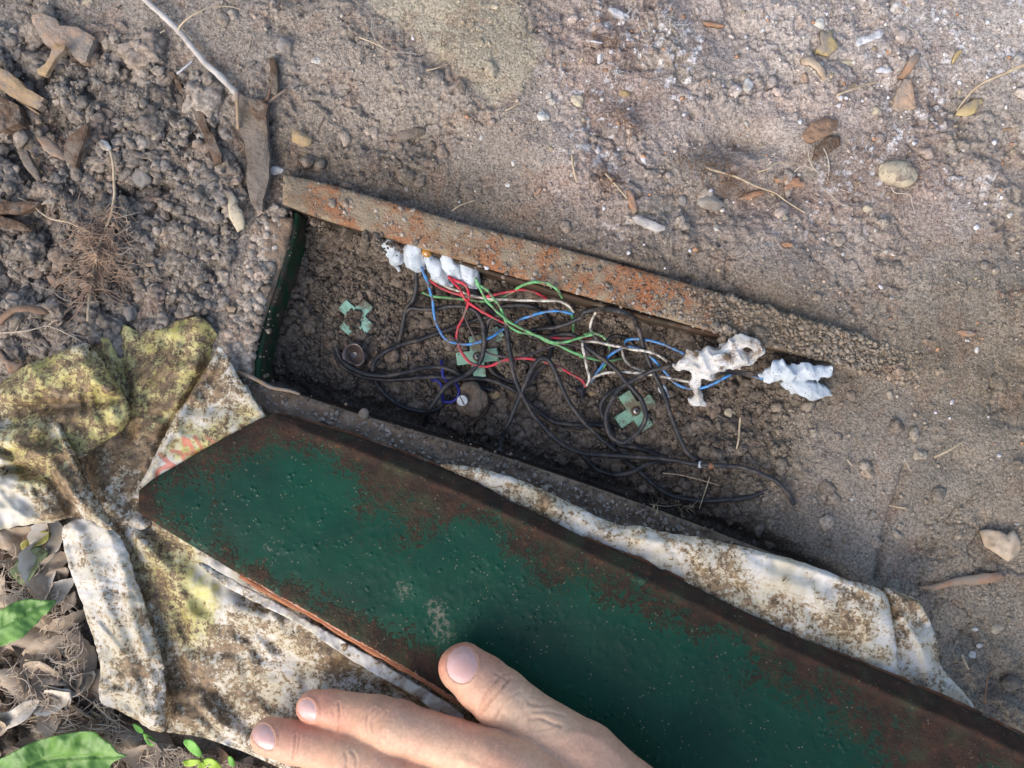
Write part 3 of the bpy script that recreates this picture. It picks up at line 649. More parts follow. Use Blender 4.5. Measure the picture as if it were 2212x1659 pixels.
# main lower sheet (below the lid, down to the bottom edge of the frame)
def base_main(u, v):
    d = (v - 1180) * .857 - (u - 300) * .515                      # distance from the lid's lower edge
    return np.minimum(.0085 + .010 * sstep(200, 900, u), lidz(u, v) - .0042 - .010 * sstep(0, 260, d) * sstep(60, 200, d))
sheet('lower_sheet', [(215, 1090), (300, 1100), (420, 1150), (620, 1262), (900, 1420), (1150, 1560), (1420, 1740), (1300, 1900), (1000, 1860), (760, 1760), (620, 1668), (520, 1622), (430, 1592), (352, 1578), (300, 1540), (270, 1400), (245, 1250)],
      base_main, folds=[([(240, 1105), (330, 1210), (400, 1300), (470, 1375), (560, 1395)], 2.6, 18), ([(300, 1170), (420, 1262), (540, 1320), (660, 1345), (760, 1400), (900, 1475)], 3.2, 20),
                        ([(500, 1330), (620, 1372), (740, 1420), (860, 1465), (960, 1520)], 3.8, 30), ([(560, 1395), (700, 1440), (860, 1500)], -3, 22), ([(352, 1450), (450, 1490), (520, 1560), (600, 1620)], -3.0, 26),
                        ([(380, 1540), (450, 1540), (540, 1600)], 2.2, 18), ([(330, 1340), (350, 1440), (356, 1560)], -3, 18)],
      crump=1.6, cs=17, mud=.47, yel=-.35, seed=11, muds=[(420, 1500, 60, .28), (480, 1560, 55, .25), (360, 1230, 60, .2), (370, 1330, 60, .25), (620, 1410, 80, -.22), (450, 1275, 70, -.5), (560, 1330, 60, -.2), (450, 1600, 50, -.3), (700, 1420, 50, .15)],
      yels=[(350, 1200, 110, .7), (400, 1300, 90, .65), (430, 1380, 80, .5), (620, 1480, 60, .4)], lab='large mud-speckled lower sheet', curl=(9, .003))
# pale band turned up against the lid
sheet('turned_edge', [(430, 1215), (520, 1262), (620, 1315), (700, 1362), (800, 1418), (900, 1478), (1000, 1545), (985, 1572), (900, 1508), (800, 1450), (705, 1390), (640, 1345), (560, 1305), (470, 1255)],
      underlid(.030, .0038), crump=0.9, mud=.18, seed=23, lab='clean pale edge turned up under the lid', curl=(6, .0002), yels=[(500, 1270, 60, .5)], step=4)
# upper body of the sack
sheet('upper_sheet', [(190, 765), (205, 722), (255, 700), (300, 714), (345, 708), (392, 690), (432, 684), (462, 712), (480, 745), (508, 790), (540, 842), (572, 892), (600, 915), (560, 985), (430, 1060), (345, 1120), (290, 1150), (235, 1120), (196, 1050), (180, 950), (178, 850)],
      lambda u, v: np.minimum(.009 + .004 * sstep(500, 250, u), lidz(u, v) - .0040) - .0050 * sstep(60, 0, -polysd(u, v, np.array([(474, 748), (575, 905), (450, 1000), (290, 1075), (380, 900)], float))), folds=[([(250, 705), (262, 790), (275, 870), (275, 935)], -3.5, 14), ([(345, 712), (330, 780), (300, 850), (282, 900)], 2.5, 18), ([(432, 688), (420, 780), (372, 890), (330, 1000), (300, 1060)], 3.0, 22),
                        ([(300, 830), (350, 800), (420, 790)], 1.6, 16), ([(290, 960), (350, 950), (400, 900)], -2, 20), ([(230, 740), (250, 800), (262, 860)], 2.5, 12), ([(466, 750), (430, 830), (376, 905), (330, 1000)], -3, 10)],
      crump=1.94, cs=12, mud=.52, yel=-.1, seed=31, muds=[(290, 960, 60, .10), (340, 1010, 60, .08), (210, 1010, 60, .1), (255, 800, 22, .3), (430, 720, 40, .1), (330, 880, 60, -.05)],
      yels=[(330, 770, 130, 1.25), (300, 880, 60, .9), (400, 720, 60, .8), (250, 740, 60, .7)], lab='yellow-stained upper sheet', curl=(9, .004))
def red_marks(u, v):
    s = np.full(np.shape(u), -.6); C = U('d', [(0, 0)])[0]
    for pl, w in [([(1010, 1290), (1060, 1340), (1100, 1365)], 6), ([(990, 1430), (1000, 1390), (1060, 1365), (1100, 1370)], 6), ([(1080, 1270), (1140, 1275), (1160, 1320)], 5), ([(1160, 1190), (1170, 1230)], 7), ([(1190, 1200), (1220, 1270)], 6), ([(1230, 1180), (1275, 1250)], 6), ([(1300, 1180), (1350, 1215)], 6), ([(1170, 1290), (1250, 1280)], 5)]:
        s = np.maximum(s, 1.1 * np.exp(-(lined(u, v, U('d', pl)) / w) ** 2) - .1)
    return s
sheet('triangular_flap', [(474, 748), (492, 772), (520, 822), (548, 862), (575, 905), (560, 935), (450, 1000), (345, 1062), (290, 1075), (318, 1018), (345, 962), (380, 900), (425, 830), (455, 780)],
      lambda u, v: np.minimum(.0155 + 0 * u, lidz(u, v) - .0026 - .0018 * sstep(24, 0, lined(u, v, [(592, 895), (300, 1060)]))), folds=[([(466, 775), (420, 850), (380, 920), (325, 1020)], 2.0, 9), ([(480, 790), (440, 870), (400, 930)], -1.6, 10)],
      crump=0.93, cs=16, mud=.33, yel=-.25, seed=41, muds=[(375, 1000, 60, -.35), (460, 800, 36, .5), (425, 860, 26, .35), (520, 890, 40, .1), (340, 1040, 40, -.25)], yels=[(430, 960, 90, .7), (540, 900, 50, .5)], reds=red_marks, lab='cream flap with faded red print', curl=(6, .002), step=3.6)
# rolled yellow lobe at the left
sheet('rolled_fold', [(-60, 880), (0, 828), (55, 790), (108, 768), (150, 752), (186, 742), (212, 768), (245, 820), (270, 858), (279, 892), (268, 925), (236, 948), (190, 980), (140, 1000), (60, 985), (-60, 990)],
      lambda u, v: .014 + 0 * u, folds=[([(0, 905), (90, 885), (190, 868), (240, 862)], -4, 16), ([(20, 850), (100, 810), (180, 800), (235, 850)], 3, 22), ([(190, 910), (240, 905), (268, 890)], 3, 20), ([(150, 930), (120, 900), (40, 910)], 1.5, 14)],
      crump=1.71, cs=13, mud=.38, yel=-.1, seed=51, muds=[(90, 880, 70, .25), (150, 880, 50, .2), (110, 800, 60, -.1), (150, 930, 50, .1), (210, 930, 60, -.15), (200, 780, 30, .25)], yels=[(60, 830, 80, .9), (180, 840, 90, 1.0), (230, 910, 60, 1.1), (100, 940, 70, .9)], bulge=(5, 45), lab='rolled yellowish fold', curl=(8, .003))
sheet('crumpled_bunch', [(-60, 930), (0, 925), (70, 918), (118, 905), (150, 955), (172, 1000), (192, 1050), (222, 1098), (246, 1140), (222, 1142), (192, 1122), (150, 1118), (110, 1130), (50, 1135), (0, 1145), (-60, 1150)],
      lambda u, v: .020 + 0 * u, folds=[([(0, 960), (60, 970), (110, 1000), (160, 1070), (220, 1130)], 3.5, 14), ([(20, 1015), (80, 1020), (120, 1050), (170, 1120)], -4, 14), ([(0, 1050), (60, 1070), (110, 1110)], 3.0, 14), ([(125, 925), (150, 980), (165, 1010)], 3, 8)],
      crump=2.02, cs=9, mud=.50, yel=-.2, seed=61, muds=[(60, 1000, 60, .25), (150, 1060, 45, .3), (0, 1110, 60, -.5), (30, 1125, 50, -.45), (130, 940, 20, -.4), (140, 1000, 30, .1)], yels=[(60, 960, 80, .9), (110, 1020, 60, .6)], bulge=(4, 22), lab='brown crumpled bunch at the left edge', curl=(6, .003), step=3.8)
sheet('hanging_strip', [(134, 1150), (150, 1128), (192, 1118), (232, 1135), (262, 1165), (280, 1205), (292, 1250), (306, 1285), (322, 1340), (342, 1395), (352, 1440), (358, 1490), (356, 1540), (358, 1572), (340, 1582), (290, 1554), (250, 1532), (215, 1512), (216, 1440), (205, 1390), (188, 1340), (165, 1270), (146, 1215)],
      lambda u, v: .0165 + 0 * u, folds=[([(160, 1140), (200, 1240), (240, 1330), (285, 1450), (320, 1570)], 1.8, 16), ([(230, 1140), (268, 1240), (285, 1330), (320, 1430), (340, 1560)], 1.6, 12), ([(150, 1180), (180, 1290), (215, 1400)], -1.2, 10), ([(215, 1350), (240, 1380), (262, 1410)], 1.6, 7)],
      crump=1.16, cs=11, mud=.24, seed=71, muds=[(250, 1300, 40, .15), (300, 1480, 50, .22), (230, 1180, 30, -.1), (190, 1350, 40, -.15), (320, 1380, 20, -.2)], yel=-1.2, bulge=(1.2, 14), lab='whitish folded strip hanging over the leaf litter', curl=(6, .0025), step=3.0)
# strip along the far side of the lid
sheet('far_edge_fold', [(950, 1004), (1040, 1012), (1130, 1040), (1182, 1062), (1250, 1096), (1330, 1132), (1385, 1136), (1440, 1150), (1540, 1166), (1640, 1190), (1740, 1217), (1830, 1252), (1905, 1276), (1926, 1330), (1936, 1400), (1930, 1480), (1800, 1440), (1600, 1350), (1400, 1250), (1250, 1180), (1120, 1110), (1040, 1052)],
      lambda u, v: np.minimum(.0145 + .012 * sstep(1100, 1800, u), lidz(u, v) - .004), folds=[([(1180, 1080), (1260, 1130), (1330, 1160), (1430, 1172)], 2.2, 14), ([(1400, 1175), (1600, 1230), (1800, 1300), (1900, 1350)], 2, 28), ([(1460, 1190), (1400, 1200), (1350, 1220)], -1.5, 8), ([(1640, 1196), (1780, 1240), (1900, 1288)], 1.6, 9)],
      crump=1.24, cs=15, mud=.42, seed=81, muds=[(1180, 1080, 20, .3), (1660, 1215, 50, -.35), (1760, 1240, 60, -.3), (1420, 1190, 40, -.15), (1560, 1260, 60, .1), (1850, 1330, 50, .1)], yels=[(1700, 1260, 160, .55), (1100, 1040, 80, .3)], bulge=(4, 26), lab='stained fold along the far edge of the lid', curl=(6, .002), step=4)
sheet('far_corner_fold', [(1908, 1272), (1945, 1280), (1985, 1300), (2012, 1350), (2026, 1400), (2034, 1440), (2062, 1476), (2106, 1530), (2060, 1545), (1960, 1500), (1925, 1480), (1930, 1400), (1922, 1330)],
      lambda u, v: np.minimum(.020 + 0 * u, lidz(u, v) - .004), folds=[([(1935, 1310), (1980, 1380), (2000, 1440), (2010, 1500)], 2.2, 10), ([(1960, 1290), (2005, 1360), (2022, 1430)], -1.8, 9), ([(2028, 1430), (2040, 1480)], -2, 7)],
      crump=1.24, cs=11, mud=.40, seed=91, muds=[(1995, 1420, 20, -.5), (2080, 1500, 20, -.4), (1990, 1330, 30, .25), (1925, 1300, 12, .3)], yel=-.9, bulge=(2.5, 14), lab='white and brown folded corner at the far right', curl=(5, .003), step=3.6)

# ------------------------------------------------------------------ wires
def cable_mat(name, c, **k): return mat(name, c, tuple(x * .62 for x in c), scale=260, rough=.48, bump=.25, bscale=700, spec=.4, dust=.44, dustc=(.13, .10, .075), **k)
M_black = mat('black_sheath', (.016, .016, .018), (.028, .027, .027), scale=200, rough=.5, bump=.15, bscale=900, spec=.4, dust=.34, dustc=(.075, .06, .048))
M_red = cable_mat('red_sheath', (.62, .035, .06)); M_green = cable_mat('green_sheath', (.16, .46, .17)); M_blue = cable_mat('blue_sheath', (.075, .30, .66))
M_white = cable_mat('white_sheath', (.68, .64, .54)); M_grey = cable_mat('grey_sheath', (.13, .10, .11))
def cable(segs, r_u, m, label, lift=0, cat='cable', group=None, wav=1.0, zoff=None):
    """segs: list of (sheet, points); points may carry a third value, height above the crumbs in mm"""
    pts = []; hs = []
    for sname, pl in segs:
        for q in pl: pts.append(U(sname, [q[:2]])[0]); hs.append(q[2] if len(q) > 2 else np.nan)
    hs = np.array(hs, float); idx = np.arange(len(hs)); ok = ~np.isnan(hs)
    hs = np.interp(idx, idx[ok], hs[ok]) if ok.any() else np.zeros(len(hs))
    sp = spline(np.column_stack([pts, hs]), 9); u, v = sp[:, 0], sp[:, 1]
    u = u + (n2(u / 22, v / 22, 5) - .5) * 2.2 * wav; v = v + (n2(u / 22, v / 22, 6) - .5) * 2.2 * wav
    r = rad(r_u, -.022); g = gzu(u, v)
    k = np.ones(15) / 15; gs = np.convolve(np.pad(g, 7, 'edge'), k, 'valid'); gs = np.maximum(gs, g * .5 + gs * .5)
    z = gs + sp[:, 2] / 1000 + r * .8 + lift / 1000
    pts3 = P(u, v, z)
    o = link('cable', tube_mesh('cable', pts3, r, 12), m); return tag(o, label, cat, group)
BK = 5.2; CL = 3.0
CB = lambda segs, label, lift=2, r=BK: cable(segs, r, M_black, label, lift)
CB([('e', [(735, 340, 9), (735, 480), (710, 600), (655, 670, 3), (630, 760), (610, 880), (600, 965, -2)])], 'black cable hanging from the white lumps under the rusty bar, leftmost of the vertical ones', 1)
CB([('e', [(640, 720, 0), (700, 670), (850, 680, 4), (1000, 655), (1150, 665, 6), (1240, 730), (1275, 860, 7), (1275, 1000), (1240, 1110), (1150, 1195, 5), (1030, 1260), (960, 1310), (900, 1400), (830, 1510, 5), (798, 1605, -3)])], 'black cable arching over the middle green clip and ending near the lower left rim', 3)
CB([('e', [(1330, 742, 1), (1240, 755), (1130, 790), (960, 852), (780, 915, 1), (620, 965), (480, 1025), (405, 1090), (385, 1180), (395, 1240), (440, 1310), (530, 1405), (640, 1468), (780, 1505, 2), (900, 1485), (980, 1410), (1030, 1340, -2)])], 'black cable making the big open loop at the left of the box', 0)
CB([('e', [(85, 975, 0), (130, 1085), (220, 1155), (330, 1198), (480, 1213), (650, 1185, 3), (800, 1150), (920, 1142), (1040, 1180), (1120, 1230), (1240, 1300), (1360, 1330, -2)])], 'upper of the two black cables bundled at the far left of the box', 3)
CB([('e', [(70, 990, -1), (110, 1105), (180, 1168), (300, 1218), (420, 1242), (620, 1240, 2), (850, 1225), (1030, 1232), (1200, 1238, 3), (1340, 1252), (1480, 1312), (1580, 1372), (1640, 1430), (1740, 1522), (1860, 1590, 1), (2000, 1605), (2180, 1608)]), ('f', [(240, 1010, 0), (340, 1020, -2)])], 'lower black cable of the far left bundle, running along under the clips', 1)
CB([('e', [(1288, 880, 2), (1310, 785), (1380, 735, 7), (1445, 765), (1465, 860, 9), (1482, 1000), (1515, 1180), (1560, 1320, 7), (1620, 1440), (1700, 1560)]), ('k', [(1480, 268, 5), (1600, 325), (1720, 347), (1900, 356), (2100, 368, 3)]), ('f', [(150, 1245), (400, 1265), (600, 1270, 3), (800, 1290), (1000, 1325), (1200, 1332), (1350, 1350), (1500, 1400), (1620, 1462, 0), (1700, 1545), (1760, 1640, -3)])], 'long black cable with a taped splice running to the lower right of the box', 3)
CB([('k', [(1100, 318, -2), (1130, 215, 2), (1180, 105, 5)]), ('e', [(1620, 1255, 6), (1680, 1140), (1735, 1078, 8), (1800, 1088), (1850, 1180), (1900, 1300, 6), (1970, 1430), (2050, 1550)]), ('k', [(1700, 205), (1790, 285), (1840, 330, -1)])], 'black cable bent like an upside-down V right of the middle clip', 4)
CB([('f', [(985, 1290, -2), (910, 1232, 2), (850, 1120), (800, 1000, 4), (750, 860), (700, 720, 5), (640, 600), (580, 460), (545, 350, 6), (510, 230), (450, 130), (350, 92), (200, 72), (80, 95, 5)]), ('e', [(2050, 745), (1900, 812), (1750, 832), (1665, 848), (1645, 878, 4), (1700, 903), (1850, 888), (1975, 880), (2080, 932)]), ('f', [(100, 385, 5), (200, 460), (330, 560), (400, 650, 7), (470, 720), (540, 820), (568, 920, 6), (540, 1020), (470, 1100), (380, 1142), (300, 1112), (252, 1030, 5), (252, 920), (300, 800), (370, 700), (480, 640), (600, 580, 8), (680, 552), (800, 520, 9)])], 'long black cable with a hairpin bend and a coil round the right green clip', 4)
CB([('f', [(440, 668, 3), (300, 735), (215, 822), (215, 915), (262, 1000), (280, 1100), (310, 1190, 0)])], 'short black cable loop left of the right green clip', 2)
CB([('f', [(40, 1225, 1), (130, 1325), (230, 1390), (350, 1412, 3), (470, 1382), (580, 1322), (680, 1300), (775, 1312, -1)])], 'short black cable sagging like a smile near the lower rim', 2)
CB([('f', [(400, 1290, -1), (520, 1385, 2), (650, 1500), (800, 1582), (1000, 1620, 2), (1200, 1610), (1350, 1598), (1450, 1572), (1540, 1530, -3)])], 'lowest black cable at the right end of the wire tangle', 1)
CB([('e', [(1400, 665, 1), (1500, 650), (1600, 645, 3), (1720, 680), (1800, 770), (1828, 900, 1), (1810, 1030), (1770, 1120), (1700, 1190), (1620, 1300, 1)])], 'black cable curving down behind the hairpin bend', 0)
CB([('e', [(1130, 470, 6), (1250, 580, 2), (1320, 680, 0), (1400, 730, -2)])], 'short thick black cable behind the twisted green wires', 1, BK * 1.15)
CB([('e', [(1285, 1010, 0), (1300, 1080), (1330, 1150, 1), (1400, 1222), (1550, 1275, -2)])], 'short black cable dropping behind the middle green clip', 1)
CB([('f', [(0, 1030, 1), (120, 1010), (260, 1008)]), ('f', [(330, 1150, 1), (500, 1190), (640, 1240), (740, 1270, 0)])], 'black cable emerging below the coil on the right clip', 0)
CB([('f', [(180, 400, 0), (300, 300), (400, 300), (480, 370, -1)])], 'short black cable hump among the blue wires', 1, BK * .8)
cable([('f', [(400, 462, 4), (560, 442, 5), (700, 440), (880, 470, 6)])], 1.5, M_black, 'thin black wire reaching the larger white lump at the right', 5)
for k, (a, lab) in enumerate([(0, 'topmost strand of the flat black bundle between the two right white lumps'), (14, 'middle strand of the flat black bundle between the two right white lumps'), (28, 'lowest strand of the flat black bundle between the two right white lumps')]):
    cable([('f', [(1150, 566 + a, 8), (1300, 575 + a * .9, 7), (1400, 585 + a * .8, 7), (1500, 600 + a * .5, 8)])], 2.0, M_black, lab, 4)
CR = lambda segs, m, label, lift=4, r=CL: cable(segs, r, m, label, lift)
CR([('e', [(990, 415, 14), (1060, 450, 12), (1130, 490), (1156, 560, 10), (1145, 650), (1110, 740, 6), (1070, 830), (1062, 920), (1100, 1030, 5), (1160, 1100), (1250, 1138), (1350, 1125, 6), (1460, 1082), (1600, 1070), (1720, 1090, 5), (1850, 1130), (1960, 1190), (2060, 1245), (2097, 1305, 3)])], M_red, 'red wire that bows left round the middle green clip', 4)
CR([('e', [(1010, 430, 13), (1070, 500, 10), (1130, 600), (1250, 690, 8), (1400, 770), (1550, 830, 6), (1700, 885), (1900, 912), (2100, 910, 4)]), ('f', [(60, 305), (150, 312, 2)])], M_red, 'red wire running diagonally alongside the green pair', 5)
CR([('e', [(840, 445, 2), (930, 500), (1060, 552, 4), (1200, 580), (1350, 562, 5), (1500, 530), (1600, 524), (1700, 545), (1785, 592, 1)])], M_red, 'short red wire nearest the rusty bar', 2)
CR([('e', [(1215, 430, 10), (1250, 520, 9), (1300, 610), (1370, 690), (1430, 735), (1500, 790, 8), (1620, 850), (1740, 905), (1850, 945, 6), (1950, 940), (2050, 905), (2150, 882)]), ('f', [(80, 280, 5), (150, 268), (210, 285), (245, 320, 3)])], M_green, 'green wire of the twisted pair, the one ending in a hook', 6)
CR([('e', [(1215, 475, 10), (1300, 520, 9), (1370, 600), (1425, 700), (1470, 800, 8), (1560, 860), (1680, 880), (1760, 925, 6), (1850, 955), (1950, 1000, 4), (2060, 1050)]), ('f', [(40, 455, 3), (120, 470), (200, 488)])], M_green, 'green wire of the twisted pair, the one passing under the coil', 5)
CR([('e', [(785, 542, 0), (880, 576), (1000, 585, 3), (1130, 597), (1280, 610), (1430, 582, 3), (1530, 520), (1640, 468), (1720, 458, 2), (1800, 470), (1870, 520), (1912, 590, 0)])], M_green, 'green wire looping up beside the rusty bar', 2)
CR([('f', [(200, 488, 2), (300, 488), (392, 468, 0)]), ], M_green, 'short green wire end below the cream wires', 3)
CR([('f', [(262, 340, 3), (280, 400), (262, 470), (235, 540), (180, 600), (130, 640, 2)])], M_green, 'thin green wire dropping towards the black plug', 3, 2.0)
CR([('e', [(1940, 640, 0), (1975, 690), (2000, 780, 1), (1998, 850, -1)])], M_green, 'small green wire stub poking from the crumbs', 2)
CR([('e', [(778, 345, 13), (830, 480, 9), (868, 620, 6), (880, 750), (920, 850, 5), (980, 920), (1080, 958), (1200, 955, 6), (1320, 910), (1430, 842, 4), (1560, 770), (1700, 715), (1850, 690, 3), (1995, 712, 0)])], M_blue, 'blue wire hanging in a deep bow from the white lumps', 4)
CR([('f', [(125, 665, 1), (200, 560, 3), (270, 460), (350, 402), (460, 376, 5), (560, 420), (640, 490), (720, 572), (780, 648, 5), (860, 698), (950, 714), (1050, 700, 6), (1150, 652), (1255, 600, 7)])], M_blue, 'long blue wire waving below the larger white lump at the right', 4)
CR([('f', [(398, 360, 2), (420, 322), (520, 314, 5), (650, 340), (780, 385), (900, 445, 7)])], M_blue, 'upper blue wire entering the larger white lump at the right', 3)
CR([('f', [(1420, 610, 6), (1500, 632, 8), (1570, 655, 8)])], M_blue, 'short blue wire end at the smaller white lump at the right', 4, 2.2)
CR([('e', [(845, 430, 3), (950, 480), (1100, 540, 4), (1250, 580), (1450, 600, 4), (1700, 605), (1870, 612, 4), (1960, 650), (2000, 705, 0)])], M_white, 'white wire running below the rusty bar', 3)
CR([('f', [(172, 95, 4), (140, 160), (125, 215), (140, 270), (182, 325, 1)])], M_white, 'short kinked white wire near the rusty bar', 3)
CR([('f', [(65, 330, 5), (180, 340), (330, 372, 6), (480, 400), (600, 420), (690, 455), (737, 495, 6)])], M_white, 'upper cream wire leading to the larger white lump at the right', 6)
CR([('f', [(62, 340, 5), (78, 470, 4), (108, 580), (112, 640), (92, 690, 1)])], M_white, 'pale wire dropping straight to the black plug', 7)
CR([('f', [(120, 650, 2), (180, 610, 4), (280, 583), (380, 578, 6), (520, 590), (700, 618, 6), (850, 645), (920, 655, 7)])], M_white, 'lower cream wire running from the plug to the right', 3)
CR([('f', [(380, 398, 2), (395, 470), (450, 530, 3), (520, 562), (580, 578, 2)])], M_white, 'cream wire sagging between the other two cream wires', 2)
CR([('e', [(1085, 560, 2), (1110, 690), (1150, 800, 3), (1210, 920), (1290, 1012, 5), (1400, 1055), (1550, 1062, 4), (1700, 1022), (1830, 972), (1950, 960, 4), (2070, 990), (2155, 1075), (2182, 1150), (2150, 1210, 2)])], M_grey, 'grey-brown wire winding across the middle of the tangle', 2, 2.3)
CR([('e', [(1155, 555, 1), (1250, 655), (1330, 745, 1), (1400, 800), (1500, 850, 0)])], M_grey, 'short grey-brown wire beneath the red wires', 1, 2.3)
CR([('f', [(0, 365, 2), (80, 410), (140, 470), (165, 530), (130, 590, 1)])], M_grey, 'grey-brown wire curl left of the blue wires', 2, 2.3)

# splices on the long cable
def collar(s, p, q, r_u, m, up, name, label, cat):
    a = U(s, [p, q]); pts = np.linspace(a[0], a[1], 9); z = gzu(pts[:, 0], pts[:, 1]).mean() + up / 1000
    rr = rad(r_u, -.02) * (1 + .25 * np.sin(np.linspace(0, 6, 9))); o = link(name, tube_mesh(name, P(pts[:, 0], pts[:, 1], z + 0 * pts[:, 0]), rr, 12), m); return tag(o, label, cat)
M_seal = mat('white_sealant', (.50, .54, .56), (.40, .44, .46), scale=90, rough=.55, bump=.5, bscale=350, dist=.0012, spec=.35, speck=(.06, .055, .045), speck_scale=950, speck_t=.15)
M_sealdirty = mat('dirty_sealant', (.62, .62, .60), (.46, .42, .36), scale=110, rough=.65, bump=.8, bscale=330, dist=.0014, dust=.30, dustc=(.15, .10, .06), speck=(.10, .075, .05), speck_scale=1100, speck_t=.14)
M_orangedirt = mat('orange_dirt', (.28, .13, .07), (.18, .10, .06), scale=300, rough=.9, bump=.6)
collar('f', (690, 690), (745, 790), 7.5, M_seal, 8.5, 'tape_wrap', 'white tape wrapped on the black cable right of the clip', 'tape')
collar('f', (990, 1322), (1045, 1330), 6, M_seal, 5.2, 'tape_wrap', 'whitish tape band on the long black cable at the lower right', 'tape')
collar('f', (1075, 1332), (1140, 1333), 5.2, M_orangedirt, 5.2, 'dirt_crust', 'orange dirt crust on the cable beside the whitish tape', 'dirt')
collar('f', (375, 605), (415, 655), 4.9, M_orangedirt, 10.8, 'dirt_crust', 'orange dirt crust on the cable above the right green clip', 'dirt')

# ------------------------------------------------------------------ implicit surfaces (sealant lumps, hand)
def nets(prims, h, k=.003, disp=None):
    """smooth union of tapered capsules [(p0, p1, r0, r1)] -> mesh by surface nets"""
    P0 = np.array([p[0] for p in prims]); P1 = np.array([p[1] for p in prims]); R = max(max(p[2], p[3]) for p in prims) + k + 2 * h
    lo = np.minimum(P0.min(0), P1.min(0)) - R; hi = np.maximum(P0.max(0), P1.max(0)) + R
    n = np.ceil((hi - lo) / h).astype(int) + 1; ax = [lo[i] + h * np.arange(n[i]) for i in range(3)]
    G = np.full(n, 1.0, np.float32)
    for (a, b, r0, r1) in prims:
        a = np.array(a); b = np.array(b); rr = max(r0, r1) + 4 * k + 3 * h
        s0 = np.maximum(((np.minimum(a, b) - rr - lo) / h).astype(int), 0); s1 = np.minimum(((np.maximum(a, b) + rr - lo) / h).astype(int) + 2, n)
        X, Y, Z = np.meshgrid(*[ax[i][s0[i]:s1[i]] for i in range(3)], indexing='ij'); d = b - a; L2 = d @ d + 1e-12
        t = np.clip(((X - a[0]) * d[0] + (Y - a[1]) * d[1] + (Z - a[2]) * d[2]) / L2, 0, 1)
        q = np.sqrt((X - a[0] - t * d[0]) ** 2 + (Y - a[1] - t * d[1]) ** 2 + (Z - a[2] - t * d[2]) ** 2) - (r0 + (r1 - r0) * t)
        sl_ = tuple(slice(s0[i], s1[i]) for i in range(3)); g = G[sl_]; hh = np.clip(.5 + .5 * (g - q) / k, 0, 1)
        G[sl_] = g * (1 - hh) + q * hh - k * hh * (1 - hh)
    if disp is not None:
        X, Y, Z = np.meshgrid(*ax, indexing='ij'); band = np.abs(G) < 5 * h; G[band] += disp(X[band], Y[band], Z[band])
    ins = G < 0; c = [ins[i:n[0] - 1 + i, j:n[1] - 1 + j, l:n[2] - 1 + l] for i in (0, 1) for j in (0, 1) for l in (0, 1)]
    cnt = sum(x.astype(np.int8) for x in c); act = (cnt > 0) & (cnt < 8); ids = np.full(act.shape, -1, np.int64); A = np.argwhere(act); ids[act] = np.arange(len(A))
    acc = np.zeros((len(A), 3)); w = np.zeros(len(A))
    cs = [(i, j, l) for i in (0, 1) for j in (0, 1) for l in (0, 1)]
    for p in cs:
        for q in cs:
            if sum(abs(p[i] - q[i]) for i in range(3)) == 1 and p < q:
                ga = G[tuple((A + p).T)]; gb = G[tuple((A + q).T)]; m = (ga < 0) != (gb < 0); t = np.where(m, ga / (ga - gb + 1e-20), 0)
                acc += m[:, None] * (np.array(p) + t[:, None] * (np.array(q) - np.array(p))); w += m
    V = lo + h * (A + acc / w[:, None]); F = []
    for a_ in range(3):
        b_, c_ = (a_ + 1) % 3, (a_ + 2) % 3; sh = [slice(1, n[i] - 1) for i in range(3)]; sh[a_] = slice(0, n[a_] - 1); s2 = list(sh); s2[a_] = slice(1, n[a_])
        m = ins[tuple(sh)] != ins[tuple(s2)]; E = np.argwhere(m); E = E + [0 if i == a_ else 1 for i in range(3)]; s = ins[tuple(E.T)]
        eb = np.eye(3, dtype=int)[b_]; ec = np.eye(3, dtype=int)[c_]
        q = np.stack([ids[tuple((E - eb - ec).T)], ids[tuple((E - ec).T)], ids[tuple(E.T)], ids[tuple((E - eb).T)]], 1)
        q[~s] = q[~s][:, ::-1]; F.append(q)
    F = np.vstack(F); F = F[(F >= 0).all(1)]
    for _ in range(1):                                   # light smoothing
        s = np.zeros_like(V); w = np.zeros(len(V))
        for i in range(4): np.add.at(s, F[:, i], V[F[:, (i + 1) % 4]]); np.add.at(w, F[:, i], 1); np.add.at(s, F[:, i], V[F[:, (i + 3) % 4]]); np.add.at(w, F[:, i], 1)
        V = V * .5 + .5 * s / w[:, None]
    return V, F
ZB = -.026
def lump(name, s, chains, up, m, label, cat, h=.0006, amp=.0013, k=.0025, parent=None, z0=None, noise_mm=3.2):
    cr_ = 3.2 if z0 == ZB else 5.2
    pr = []
    for ch in chains:
        pts = U(s, [c[:2] for c in ch])
        zz = [(float(gzu(p[0], p[1])) if z0 is None else z0) + (c[3] if len(c) > 3 else up) / 1000 for p, c in zip(pts, ch)]
        W = [P(p[0], p[1], z) for p, z in zip(pts, zz)]; rr = [rad(c[2] * SH[s][2] * (1.22 if z0 == ZB else 1.0), -.01) for c in ch]
        for a in range(len(W) - 1): pr.append((W[a], W[a + 1], rr[a], rr[a + 1]))
    f = lambda X, Y, Z: ((n3(np.stack([X, Y, Z], -1) / (noise_mm / 1000)) - .5) * 2 * amp).astype(np.float32) + (np.abs(n3(np.stack([X * .8 + Y * .4, Y * .35 - X * .15, Z], -1) / .0032, 3) - .5) * cr_ * amp - amp * cr_ * .16).astype(np.float32)
    V, F = nets(pr, h, k, f); o = link(name, mesh(name, V, F), m, parent)
    if parent is None: tag(o, label, cat)
    elif label: o['label'] = label
    return o
